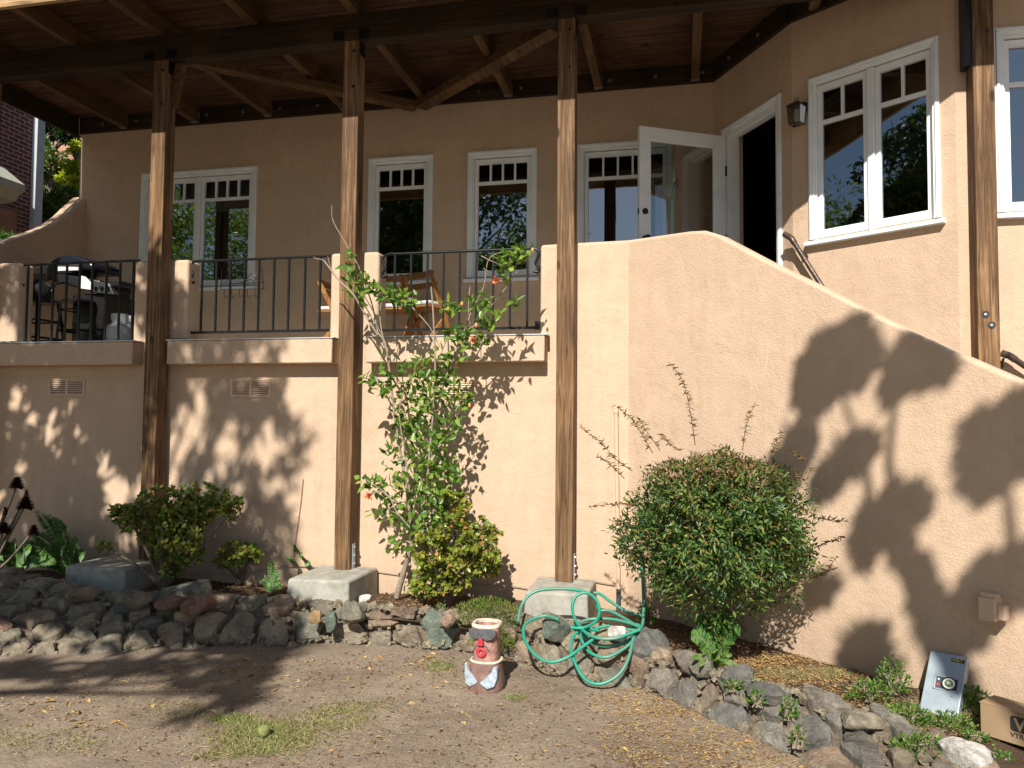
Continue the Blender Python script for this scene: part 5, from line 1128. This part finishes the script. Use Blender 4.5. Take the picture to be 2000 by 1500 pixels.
jade([(465, 1080, 40, 24, 34), (495, 1080, 20, 14, 12), (430, 1098, 16, 12, 8)], aZ(470, 1138, .1), 6.2, 'leaf_jade', 'small jade plant right of the big one')
jade([(905, 1040, 55, 45, 60), (930, 1080, 45, 40, 48), (840, 1070, 36, 42, 40), (870, 1120, 52, 45, 50), (950, 1100, 30, 26, 22), (830, 1140, 26, 30, 20), (890, 980, 30, 34, 26), (960, 1040, 18, 20, 10)], aZ(875, 1180, .1), 5.95, 'leaf_jade_sun', 'yellow green jade plant at the foot of the hibiscus')
# --- ferns
def fern(base, fronds, mat, lab, wid=.05, group='ferns in the bed'):
    t = thing('fern', base, lab, 'fern', group); m_ = MB(); P_, D_, L_ = [], [], []
    for e, sag in fronds:
        e = Vector(e); mid = base.lerp(e, .55)+Vector((0, 0, sag)); S_ = spline([base, mid, e], 12); stem_set(m_, [S_], .0025, .001, 4); k = len(S_)
        for i in range(2, k-1):
            d = (S_[i+1]-S_[i]).normalized(); sd_ = d.cross(Vector((.3, -1, .3))).normalized()
            for q in range(2):
                p = S_[i].lerp(S_[i+1], q*.5); ln = wid*sin(pi*min(1, (i+q*.5)/k*.9+.12))**.6
                for sg in (-1, 1): P_.append(p); D_.append(sd_*sg+d*.35+Vector((0, 0, -.1))); L_.append(ln*rnd(.85, 1.15))
    m_.build('stems', 'twig', t); n = len(P_); L_ = np.array(L_); leafmesh('leaflets', P_, D_, rdir(n)*.3+np.array([0, -.7, .7]), L_, L_*.26+.004, mat, t, fold=.05)
def fr_px(base, pts, Y_, sag=.06): return [(aY(x, y, Y_+rnd(-.08, .08)), sag) for x, y in pts]
b = aZ(140, 1120, .15); fern(b, fr_px(b, [(70, 995), (95, 1005), (60, 1040), (40, 1060), (110, 1010), (150, 1050), (20, 1075), (165, 1085), (100, 1060), (80, 1080), (50, 1100), (120, 1075)], 5.9), 'leaf_fern', 'large sword fern in the shade at the left', .07)
b = aZ(30, 1110, .2); fern(b, fr_px(b, [(-30, 1040), (0, 1060), (60, 1075), (90, 1090), (30, 1060), (-10, 1090), (110, 1100)], 5.8), 'leaf_fern', 'dark fern at the very left edge of the bed', .07)
b = aZ(585, 1130, .1); fern(b, fr_px(b, [(575, 1062), (606, 1102), (560, 1090), (590, 1080)], 6.15), 'leaf_fern', 'bright little fern growing beside the second footing', .035)
b = aZ(528, 1160, .1); fern(b, fr_px(b, [(530, 1095), (545, 1120), (512, 1140), (548, 1150)], 6.1), 'leaf_fern', 'thin fern left of the bright little fern', .035)
b = aZ(1400, 1290, .08); fern(b, fr_px(b, [(1360, 1205), (1390, 1195), (1420, 1200), (1445, 1225), (1375, 1230), (1350, 1245)], 5.05), 'leaf_fern', 'dark fern in the shade below the round shrub', .06)
b = aZ(1390, 1305, .1); fern(b, fr_px(b, [(1350, 1285), (1372, 1272), (1400, 1270), (1430, 1280), (1440, 1300), (1410, 1290), (1365, 1300), (1385, 1285)], 4.75, .03), 'leaf_weed', 'light green fern clump on the rocks below the round shrub', .022)
# --- aeonium
def aeonium():
    base = aY(-25, 1130, 5.9); t = thing('aeonium', base, 'dark purple rosette succulent on bare stalks at the left edge', 'plant')
    heads = [((33, 945), .075), ((50, 985), .085), ((8, 1033), .07), ((66, 1037), .06), ((10, 998), .03), ((52, 965), .03)]
    m_ = MB(); Y_ = 5.75
    for (x, y), r_ in heads:
        e = aY(x, y, Y_); m_.tube(spline([base, base.lerp(e, .6)+Vector((-.05, 0, -.08)), e], 5), [.013]*5+[.011]*6, 7)
    m_.build('stalks', 'bark', t, smooth=60)
    for (x, y), r_ in heads:
        c_ = aY(x, y, Y_); P_, D_ = [], []
        for k in range(46): an = k*2.4; el = .1+k/46*1.25; P_.append(c_+Vector((0, 0, -.03+k*.0012))); D_.append((cos(an)*cos(el), sin(an)*cos(el)-.2, sin(el)*.9-.25))
        n = len(P_); leafmesh('rosette', P_, D_, np.array(D_)*.2+np.array([0, 0, 1.]), np.linspace(r_, r_*.6, n), r_*.55, 'leaf_aeonium', t, prof=OVAL)
aeonium()
# --- feathery ground plant behind the statue
def tuft(px, py, z, rx, rz, n, L_, W_, mat, name, lab, cat='plant', up=.7, group=None, stems=True, Yr=None, flat=.5):
    c_ = aZ(px, py, z) if not Yr else aY(px, py, Yr); t = thing(name, c_, lab, cat, group); d = rdir(n); d[:, 2] = np.abs(d[:, 2])
    rr = RNG.random(n)**.45; P_ = np.array(c_)+d*rr[:, None]*np.array([rx, rx*flat, rz]); P_[:, 2] -= (d[:, 0]**2)*0
    D_ = d+rdir(n)*.6+np.array([0, 0, up]); leafmesh('foliage', P_, D_, rdir(n)+np.array([0, 0, .6]), RNG.uniform(L_*.5, L_*1.3, n), RNG.uniform(W_*.6, W_*1.3, n), mat, t)
    if stems:
        m_ = MB()
        for k in range(12): e = c_+Vector((rnd(-rx, rx)*.8, rnd(-rx, rx)*.4, rnd(.3, .9)*rz)); m_.tube([c_+Vector((rnd(-.03, .03), 0, -.02)), (c_+e)/2+Vector((rnd(-.03, .03), 0, .02)), e], [.004, .003, .0015], 5)
        m_.build('stems', 'twig', t)
    return t
tuft(955, 1215, .12, .29, .17, 3600, .028, .005, 'leaf_juniper', 'ground_shrub', 'feathery yellow green ground plant behind the totem pot', up=.5)
tuft(960, 1262, .0, .17, .16, 1500, .028, .005, 'leaf_juniper', 'ground_shrub', 'drooping lower part of feathery growth right of the totem pot', up=.2)
wl = [(1745, 1350, .05, .10, .20, 210, 'sprawling mint green weed left of the timer box'), (1700, 1365, .05, .13, .10, 150, 'low weeds at the foot of the stair wall'), (1895, 1385, .02, .13, .13, 260, 'leafy weed right of the timer box'), (1850, 1425, .0, .15, .09, 220, 'dark green weed below the timer box'), (1770, 1410, .03, .14, .09, 220, 'weeds hanging over the rocks left below the timer box'),
      (1720, 1280, .08, .06, .07, 50, 'small grey weed in front of the stair wall'), (1480, 1375, .06, .06, .08, 60, 'small vine on the grey rocks'), (1540, 1400, .03, .05, .12, 70, 'trailing green vine between two grey rocks'), (1430, 1345, .08, .07, .05, 60, 'green seedling clump above the lower rocks'),
      (1800, 1475, -.02, .15, .10, 260, 'broad leafed weed near the white rock'), (1560, 1455, -.02, .04, .10, 40, 'thin vine hanging near the picture bottom'), (704, 1175, .1, .03, .04, 20, 'tiny sprout beside the second footing'), (860, 1190, .12, .04, .05, 30, 'tiny weed on the rocks below the yellow jade plant'), (1950, 1490, -.02, .07, .06, 50, 'sprig of weed under the carton'), (1480, 1340, .1, .05, .04, 30, 'low sprout left of the dry leaves'), (1265, 1215, .12, .08, .16, 120, 'leafy shoots behind the hose bundle'), (1905, 1450, .0, .08, .05, 60, 'weeds between white rock and carton')]
for px, py, z, rx, rz, n, lab in wl: tuft(px, py, z, rx, rz, int(n*2), .022, .015, 'leaf_weed', 'weed', lab, 'weed', .25, 'weeds along the planter', flat=.6)
# dark shade-loving creeper left under fern
tuft(70, 1095, .18, .42, .12, 900, .04, .022, 'leaf_fern', 'ground_cover_plant', 'dark low creeper between ferns and boulders at left', up=.3)
#@@LITTER
# ------------------------------------------------------------------ leaf litter, straw, grass
def ground_at(px, py):
    p = aZ(px, py, -.1)
    if float(np.interp(p.x, Bc[:, 0], Bc[:, 1])) > p.y: p.z = float(yard_z(p.x, p.y))+.004; return p
    p = aZ(px, py, .08)
    for _ in range(3): p = aZ(px, py, float(soil_z(p.x, p.y)))
    if p.y > float(np.interp(p.x, Tc[:, 0], Tc[:, 1]))-.02: p.z += .006; return p
    return None
def scatter(name, spec, mat, L_, W_, lift=.004, tilt=.35, curl=.2, prof=POINT, up=0.0):
    P_ = []
    for cx, cy, rx, ry, n in spec:
        for _ in range(n):
            a, r_ = rnd(0, 2*pi), sqrt(random.random()); x, y = cx+cos(a)*r_*rx, cy+sin(a)*r_*ry
            if y > 1545 or x < -60 or x > 2060: continue
            p = ground_at(x, y)
            if p is not None: P_.append(p+Vector((0, 0, rnd(0, lift))))
    n = len(P_); a = RNG.uniform(0, 2*pi, n); D_ = np.stack([np.cos(a), np.sin(a), RNG.normal(0, .15, n)+up], -1); Nn = np.array([0, 0, 1.])+RNG.normal(0, tilt, (n, 3))
    o = leafmesh(name, P_, D_, Nn, RNG.uniform(L_*.4, L_*1.3, n), RNG.uniform(W_*.5, W_*1.3, n), mat, curl=curl, prof=prof); tag(o, kind='stuff'); return o
o = scatter('leaf_litter', [(1000, 1400, 1050, 130, 1500), (1400, 1440, 230, 90, 3600), (1300, 1370, 150, 30, 1500), (1560, 1310, 150, 30, 3300), (1650, 1360, 90, 20, 600), (1480, 1290, 90, 18, 700), (760, 1330, 200, 60, 260), (820, 1180, 60, 10, 260), (180, 1360, 220, 60, 260)], 'litter_gold', .022, .007, .006); tag(o, 'scattered tan and golden leaf litter', 'leaf litter')
o = scatter('leaf_litter', [(1000, 1390, 1050, 140, 1900), (650, 1300, 320, 30, 120), (900, 1300, 200, 30, 60), (150, 1150, 200, 30, 900), (450, 1150, 150, 15, 800), (800, 1170, 100, 14, 500), (1350, 1250, 150, 30, 700), (1800, 1400, 200, 50, 1500)], 'litter_brown', .03, .012, .008); tag(o, 'scattered brown dead leaves', 'leaf litter')
o = scatter('leaf_litter', [(700, 1310, 300, 40, 60), (900, 1290, 120, 20, 20), (140, 1400, 120, 40, 30), (1000, 1380, 900, 120, 40)], 'litter_gold', .065, .03, .008, curl=.5); tag(o, 'larger curled orange leaves on the yard', 'leaf litter')
o = scatter('straw_litter', [(1000, 1400, 1000, 120, 900), (300, 1350, 300, 60, 300), (650, 1420, 150, 60, 260), (1800, 1400, 160, 60, 500), (1640, 1320, 100, 20, 200)], 'straw', .07, .0022, .006, curl=.05)
scatter('fine_debris', [(1000, 1400, 1050, 130, 6500)], 'litter_brown', .009, .005, .003); scatter('fine_debris', [(1000, 1400, 1050, 130, 3500)], 'straw', .018, .0018, .003); tag(o, 'dry straw and twigs on the ground', 'straw')
def grass(name, spec, mat, L_, W_, lab):
    P_ = []
    for cx, cy, rx, ry, n in spec:
        for _ in range(n):
            r_ = sqrt(random.random())*.6+abs(random.gauss(0, .28)); a = rnd(0, 2*pi); p = ground_at(cx+cos(a)*r_*rx, cy+sin(a)*r_*ry)
            if p is not None: P_.append(p)
    n = len(P_); D_ = np.stack([RNG.normal(0, 1, n), RNG.normal(0, 1, n), RNG.uniform(.15, .9, n)], -1)
    o = leafmesh(name, P_, D_, rdir(n)+np.array([0, 0, .5]), RNG.uniform(L_*.5, L_*1.4, n), W_, mat, curl=.35); tag(o, lab, 'grass', kind='stuff')
grass('grass', [(455, 1402, 50, 10, 550), (510, 1425, 75, 20, 950), (560, 1440, 50, 18, 420), (500, 1462, 70, 16, 420), (860, 1300, 28, 12, 260), (1005, 1362, 22, 8, 120)], 'grass_green', .028, .0032, 'small patch of short green grass in the bare yard')
grass('grass', [(520, 1440, 130, 42, 2600), (90, 1450, 130, 26, 350), (350, 1385, 90, 20, 200), (660, 1405, 70, 30, 900), (430, 1475, 60, 12, 300), (700, 1380, 60, 14, 200), (1580, 1318, 120, 12, 900), (1800, 1400, 120, 40, 900)], 'grass_dry', .032, .0028, 'dry straw coloured grass tufts')
rs = random.Random(9)
m_ = MB()
for _ in range(160):
    p = ground_at(rs.uniform(-20, 2000), rs.uniform(1270, 1530))
    if p is None: continue
    r_ = rs.uniform(.003, .009); a = rs.uniform(0, 6); vs = [p+Vector((cos(a+k*pi/2.5)*r_, sin(a+k*pi/2.5)*r_*.8, 0)) for k in range(5)]+[p+Vector((0, 0, r_*.8))]; m_.add(vs, [(k, (k+1) % 5, 5) for k in range(5)])
o = m_.build('pebbles', 'concrete'); tag(o, 'tiny pale pebbles and grit on the dirt', 'gravel', kind='stuff')
#@@BACK
# ------------------------------------------------------------------ neighbour and background, upper left
nb = thing('brick_house', (-11.7, 9, 0), 'dark red brick neighbour house with a white corner board', 'house')
XB = -11.5; cY = aX(64, 300, XB).y
mb = MB(); mb.box((XB-6, 4.0, -1), (XB, cY, 9)); mb.build('wall', 'brick_red', nb)
mb = MB(); mb.box((XB-.02, cY-.02, -1), (XB+.10, cY+.16, 9)); mb.build('corner_board', 'trim_white', nb, bevel=.01)
a = aX(8, 330, XB+.0); b = aX(49, 366, XB)
mb = MB(); y1 = aX(50, 368, XB+.5).y; y0 = y1-2.4; zc = aX(50, 368, XB+.5).z
mb.prism([(XB, y0, zc+.42), (XB+.5, y0, zc+.05), (XB+.5, y0, zc-.06), (XB+.38, y0, zc-.12), (XB+.3, y0, zc-.22), (XB, y0, zc-.26)], (0, y1-y0, 0)); mb.build('door_hood', 'awning_white', nb, bevel=.01)
mb = MB(); yd = aX(30, 430, XB).y; mb.box((XB, yd-1.3, 1.0), (XB+.04, yd, zc-.3)); dr = mb.build('door', 'door_orange', nb, bevel=.01)
# hillside behind
m_ = MB(); m_.prism([(-60, 12.2, -1), (-7.6, 12.2, 1.6), (-7.6, 60, 9), (-60, 60, 9)], (0, 0, -3)); tag(m_.build('hillside', 'hill_soil'), kind='structure')
fh = thing('distant_brick_house', (-20, 24, 3), 'sunlit orange brick house glimpsed through the trees', 'house')
c_ = aY(128, 285, 22); m_ = MB(); m_.box((c_.x-2.4, 22, 2), (c_.x+1.6, 27, c_.z+.9)); m_.build('wall', 'brick_orange', fh)
c_ = aY(100, 272, 21.96); m_ = MB(); m_.box((c_.x-.35, 21.93, c_.z-.5), (c_.x+.1, 21.99, c_.z+.6)); wf = m_.build('window', 'trim_white', fh)
m_ = MB(); m_.box((c_.x-.27, 21.91, c_.z-.42), (c_.x+.02, 21.94, c_.z+.52)); m_.build('pane', 'room_dark', wf)
def tree(name, lab, trunk, blobs, mat, L_, W_, n_per, cat='tree', tr=.12, bark='bark', group=None, limbs=True, shape=POINT):
    t = thing(name, trunk[0], lab, cat, group); m_ = MB(); tk = spline(trunk, 6); k = len(tk); m_.tube(tk, [tr*(1-.55*i/(k-1)) for i in range(k)], 10)
    P_, Dd = [], []
    for (c_, r_, dens) in blobs:
        c_ = Vector(c_); s_ = min(tk, key=lambda q: (q-c_).length+(0 if q.z < c_.z else 2))
        if limbs:
            for j in range(3): e = c_+Vector(rdir(1)[0])*r_*.6; m_.tube(spline([s_, s_.lerp(e, .5)+Vector((rnd(-.1, .1), rnd(-.1, .1), rnd(.0, .2)))*r_, e], 4), [tr*.35, tr*.33, tr*.3, tr*.26, tr*.22, tr*.18, tr*.14, tr*.1, tr*.06], 6)
        n = int(n_per*dens); d = rdir(n); q = RNG.random(n)**.5; cl = rdir(max(6, n//60)); ci = RNG.integers(0, len(cl), n)
        P = np.array(c_)+cl[ci]*r_*(.35+.6*RNG.random(len(cl)))[ci][:, None]+d*(r_*.3*q)[:, None]; P_.append(P); Dd.append(d+np.array([0, 0, -.2]))
    P_ = np.concatenate(P_); Dd = np.concatenate(Dd); n = len(P_)
    m_.build('trunk', bark, t, smooth=60); leafmesh('crown', P_, Dd, rdir(n)+np.array([0, 0, .5]), RNG.uniform(L_*.6, L_*1.3, n), RNG.uniform(W_*.6, W_*1.3, n), mat, t, prof=shape); return t
def blob_px(x, y, Y_, rpx): c_ = aY(x, y, Y_); return (c_, rpx*Y_*1.2/1500)
def bt(name, lab, Y_, specs, mat, L_, W_, n_per, **kw):
    bl = [(*blob_px(x, y, Y_+rnd(-.5, .5), r_), d) for x, y, r_, d in specs]; c0 = bl[0][0]; g = Vector((c0.x, Y_+.3, interp(Y_, [12, 22], [1.5, 3.2]))); tree(name, lab, [g, g.lerp(c0, .5)+Vector((.15, 0, 0)), c0], bl, mat, L_, W_, n_per, group='trees and bushes beyond the porch', **kw)
bt('background_tree', 'dark leafy tree at the upper left under the deck edge', 16, [(80, 235, 34, 1), (110, 250, 28, .8), (140, 262, 20, .5), (60, 215, 30, .8), (150, 290, 12, .3)], 'leaf_dark', .14, .07, 900, tr=.14)
bt('background_bush', 'mid green bush right of the white corner board', 15, [(90, 320, 34, 1), (100, 360, 34, 1), (130, 350, 26, .8), (80, 290, 22, .6), (75, 390, 26, .8)], 'leaf_far', .10, .05, 1100, cat='bush')
bt('background_bush', 'bright yellow green bush beside the stucco corner', 14, [(148, 290, 14, .8), (143, 325, 17, 1), (130, 345, 14, .7), (152, 360, 16, 1), (146, 385, 14, .7)], 'leaf_lime', .12, .045, 420, cat='bush')
bt('background_bush', 'sunlit hedge lowest down behind the curved wall', 13, [(80, 420, 30, 1), (110, 400, 30, 1), (140, 385, 26, .8), (75, 450, 22, .8), (100, 440, 24, .8), (70, 400, 26, .8)], 'leaf_far', .09, .045, 1100, cat='bush')
bt('background_bush', 'spiky green plant left below the brick wall', 9.5, [(0, 470, 16, 1), (18, 468, 10, .6)], 'leaf_fern', .12, .02, 300, cat='plant', tr=.03)
# ------------------------------------------------------------------ trees behind the viewer that shade the wall and show in the panes
HOLES = [(235, 965, 34, 46), (205, 905, 20, 30), (160, 840, 16, 22), (105, 848, 15, 20), (430, 850, 30, 26), (380, 800, 30, 24), (350, 870, 24, 34), (520, 850, 18, 30)]+[(random.uniform(-10, 330), random.uniform(690, 1080), random.uniform(12, 20), random.uniform(16, 30)) for _ in range(15)]+[(random.uniform(330, 560), random.uniform(745, 1060), random.uniform(14, 22), random.uniform(18, 30)) for _ in range(8)]+[(random.uniform(0, 560), random.uniform(1240, 1300), random.uniform(20, 45), random.uniform(5, 9)) for _ in range(10)]
def shade_pts(spec, tr_, recv, mul=.86):
    P_ = []
    for cx, cy, rx, ry, n in spec:
        for _ in range(int(n*mul)):
            a, r_ = rnd(0, 2*pi), sqrt(random.random()); x, y = cx+cos(a)*r_*rx, cy+sin(a)*r_*ry
            if any(((x-h[0])/(h[2]+4))**2+((y-h[1])/(h[3]+4))**2 < 1 for h in HOLES): continue
            p = recv(x, y); t = rnd(*tr_)
            q = p+S*(t/cos(SUN_EL)); P_.append(q)
    return P_
def recv_left(x, y):
    if y < 1125: return aY(x, y, W0)
    if y < 1190: return aZ(x, y, .15)
    if y < 1265: return aY(x, y, 5.3)
    return aZ(x, y, -.1)
dense = [(90, 850, 190, 130, 1700), (80, 1020, 190, 110, 1500), (60, 740, 170, 50, 700), (250, 720, 110, 40, 380), (200, 780, 120, 60, 600), (250, 860, 70, 60, 360), (150, 560, 200, 70, 700), (330, 620, 60, 60, 220), (100, 1130, 260, 60, 900), (300, 1180, 280, 50, 1300), (150, 1235, 330, 34, 1700), (400, 1240, 120, 34, 600), (120, 1200, 240, 50, 900)]
mott = [(430, 765, 130, 45, 400), (380, 740, 60, 50, 170), (480, 820, 90, 40, 170), (560, 880, 36, 70, 110), (430, 940, 90, 50, 220), (480, 980, 60, 30, 110), (380, 900, 60, 30, 60), (540, 960, 22, 40, 45), (500, 1040, 45, 50, 120), (400, 1080, 80, 60, 220), (560, 1040, 20, 60, 30), (300, 830, 40, 80, 110), (480, 690, 100, 25, 140), (310, 960, 60, 60, 60), (420, 1100, 90, 50, 160), (540, 1110, 40, 40, 50),
        (440, 1325, 90, 20, 150), (470, 1300, 100, 18, 180), (330, 1290, 120, 20, 200), (200, 1300, 150, 14, 160), (60, 1300, 90, 14, 140), (520, 1270, 60, 26, 120), (445, 1362, 45, 16, 60), (480, 1350, 30, 14, 30), (390, 1390, 36, 8, 20), (100, 1318, 70, 7, 25), (520, 1240, 60, 30, 80)]
P1 = shade_pts(dense, (4.2, 5.8), recv_left, 1.5); P2 = shade_pts(mott, (6.4, 8.5), recv_left)
def in_view(p): x, y = pr(p); return -80 < x < 2080 and -80 < y < 1580
for k in range(420): y_ = rnd(6.3, 8.3); P1.append(Vector((rnd(-7.85, -7.3), y_, rnd(3.3, 3.6)+max(0, y_-7)*.7))+S*(rnd(5.8, 7.4)/cos(SUN_EL)))
P1 = [p for p in P1 if not in_view(p)]; P2 = [p for p in P2 if not in_view(p)]
def shade_tree(name, lab, base, P_, L_, W_, mat, tr, nb_, shape=POINT):
    t = thing(name, base, lab, 'tree', 'trees behind the viewer'); n = len(P_); A = np.array(P_); a = rdir(n)
    leafmesh('crown', A, a+np.array([0, .1, -.5]), rdir(n)+np.array(S)*.6, RNG.uniform(L_*.6, L_*1.3, n), RNG.uniform(W_*.6, W_*1.3, n), mat, t, prof=shape)
    c_ = Vector(A.mean(0)); base = Vector(base); m_ = MB(); hub = base+Vector(((c_.x-base.x)*.2, (c_.y-base.y)*.2, (c_.z-base.z)*.65)); tk = spline([base, base.lerp(hub, .5)+Vector((.1, .05, 0)), hub], 6); k = len(tk); m_.tube(tk, [tr*(1-.4*i/(k-1)) for i in range(k)], 10)
    for j in range(nb_):
        e = P_[random.randrange(n)]; mid = hub.lerp(e, .5)+Vector((rnd(-.2, .2), rnd(-.2, .2), rnd(0, .3))); m_.tube(spline([hub, mid, e], 5), [tr*.4*(1-i/11) + .006 for i in range(11)], 6)
    m_.build('trunk', 'bark', t, smooth=60)
shade_tree('shade_tree', 'leafy tree left of the viewer casting dappled shade', (-8.6, .9, -.15), P1, .15, .08, 'leaf_tree', .14, 26)
shade_tree('shade_tree', 'taller tree behind the viewer casting dappled shade', (-6.8, -2.6, -.15), P2, .19, .075, 'leaf_tree', .16, 18)
# big soft lobes on the stair wall, traced outlines
def rw(x, y): return SW.P(*SW.hit(x, y))
lobes = [[(1690, 597), (1715, 610), (1700, 650), (1690, 700), (1660, 740), (1625, 760), (1605, 790), (1590, 835), (1555, 810), (1543, 760), (1555, 700), (1590, 660), (1640, 625)], [(1690, 650), (1720, 650), (1700, 700), (1680, 760), (1650, 770), (1660, 700)],
         [(1780, 652), (1830, 665), (1870, 690), (1860, 725), (1840, 740), (1800, 730), (1760, 760), (1725, 790), (1712, 775), (1722, 720), (1745, 680)], [(2010, 745), (2060, 760), (2060, 900), (1990, 910), (1940, 960), (1905, 990), (1875, 960), (1870, 880), (1890, 820), (1950, 780)], [(1560, 820), (1585, 850), (1590, 870), (1565, 905), (1530, 940), (1515, 900), (1530, 860)],
         [(1700, 830), (1715, 845), (1705, 880), (1690, 900), (1660, 920), (1620, 960), (1580, 990), (1570, 965), (1600, 920), (1640, 870)], [(1740, 955), (1790, 935), (1820, 955), (1810, 1000), (1770, 1030), (1750, 1060), (1720, 1040), (1700, 1060), (1680, 1110), (1660, 1115), (1655, 1060), (1680, 1000)], [(1755, 1040), (1785, 1060), (1800, 1130), (1830, 1180), (1860, 1250), (1835, 1275), (1810, 1220), (1790, 1170), (1770, 1120)],
         [(2060, 1050), (2060, 1170), (1990, 1140), (1950, 1190), (1900, 1270), (1850, 1290), (1820, 1250), (1830, 1190), (1870, 1150), (1930, 1080), (1980, 1065)], [(1690, 1215), (1720, 1225), (1730, 1280), (1760, 1310), (1700, 1330), (1640, 1290), (1650, 1250)], [(1590, 1125), (1630, 1120), (1620, 1160), (1580, 1180), (1570, 1150)], [(1840, 1290), (1870, 1280), (1895, 1370), (1880, 1400), (1860, 1390)], [(1510, 905), (1560, 900), (1545, 960), (1510, 980)]]
def inpoly(x, y, P_):
    c = False
    for i in range(len(P_)):
        (x1, y1), (x2, y2) = P_[i], P_[i-1]
        if (y1 > y) != (y2 > y) and x < (x2-x1)*(y-y1)/(y2-y1)+x1: c = not c
    return c
P3 = []
for lb in lobes:
    xs_, ys_ = [p[0] for p in lb], [p[1] for p in lb]; area = abs(sum(lb[i][0]*lb[i-1][1]-lb[i-1][0]*lb[i][1] for i in range(len(lb))))/2; n = int(area/26)+20; k = 0; mx_, my_ = sum(xs_)/len(xs_), sum(ys_)/len(ys_); lb = [(mx_+(x-mx_)*.78, my_+(y-my_)*.78) for x, y in lb]
    while k < n:
        x, y = rnd(min(xs_), max(xs_)), rnd(min(ys_), max(ys_))
        if inpoly(x, y, lb): P3.append(rw(x, y)+S*(rnd(7.0, 7.8))); k += 1
shade_tree('shade_tree', 'broad leaved tree whose soft shadow falls on the stair wall', (3.2, -6.5, -.15), P3, .10, .07, 'leaf_tree', .16, 0, OVAL)
t = [o for o in bpy.data.objects if o.name.startswith('shade_tree')][-1]
EP, ED = [], []
for lb in lobes:
    for i in range(len(lb)):
        (x1, y1), (x2, y2) = lb[i-1], lb[i]; L_ = hypot(x2-x1, y2-y1)
        for q in range(max(1, int(L_/11))):
            f = random.random(); x, y = x1+(x2-x1)*f, y1+(y2-y1)*f; cx_, cy_ = sum(p[0] for p in lb)/len(lb), sum(p[1] for p in lb)/len(lb); x0_, y0_ = x+(cx_-x)*.32, y+(cy_-y)*.32
            a_ = rw(x0_, y0_); b_ = rw(x+rnd(-9, 9), y+rnd(-9, 9)); EP.append(a_+S*rnd(6.9, 7.8)); ED.append(b_-a_)
n_ = len(EP); leafmesh('crown', EP, ED, np.tile(np.array(S), (n_, 1))+RNG.normal(0, .25, (n_, 3)), RNG.uniform(.08, .15, n_), RNG.uniform(.035, .06, n_), 'leaf_tree', t)
t = [o for o in bpy.data.objects if o.name.startswith('shade_tree')][-1]
m_ = MB(); s3 = [(1850, 1330), (1815, 1250), (1790, 1170), (1765, 1090), (1750, 1000), (1735, 900), (1745, 800), (1760, 740)]; m_.tube([rw(x, y)+S*7.3 for x, y in s3], [.06, .055, .05, .045, .035, .025, .02, .015], 7); m_.tube([rw(x, y)+S*7.3 for x, y in [(1765, 1100), (1700, 1000), (1690, 900), (1640, 760)]], [.04, .03, .02, .015], 7)
m_.tube([Vector((3.2, -6.5, -.15)), Vector((3.0, -6.2, 5)), rw(1850, 1330)+S*7.3], [.16, .13, .06], 8)
m_.tube([rw(x, y)+S*7.3 for x, y in [(1830, 1290), (1900, 1200), (1980, 1100), (1960, 900)]], [.05, .04, .03, .02], 7); m_.build('limbs', 'bark', t)
# trees further back, seen only as reflections
for i_, (x, y, z, r_, lab) in enumerate(((-8.5, -9, 6.8, 3.0, 'round green tree far behind the viewer'), (-5.0, -9.5, 6.2, 2.2, 'smaller tree behind the viewer in the middle'), (-13.5, -7, 6.5, 3.4, 'wide tree behind the viewer at far left'), (-15, 0, 7.0, 3.4, 'spreading tree left of the yard'), (-19, -8, 8.0, 4.0, 'tall tree behind the viewer furthest to the left'))):
    bl = [((x+rnd(-1, 1)*r_*.6, y+rnd(-1, 1)*r_*.4, z+rnd(-.8, .8)*r_*.7), r_*.6, 1) for _ in range(16)]
    tree('garden_tree', lab, [Vector((x, y, -.15)), Vector((x+.2, y, z*.5)), Vector((x, y, z))], bl, 'leaf_far', .22, .07, 500, tr=.16, group='trees behind the viewer')
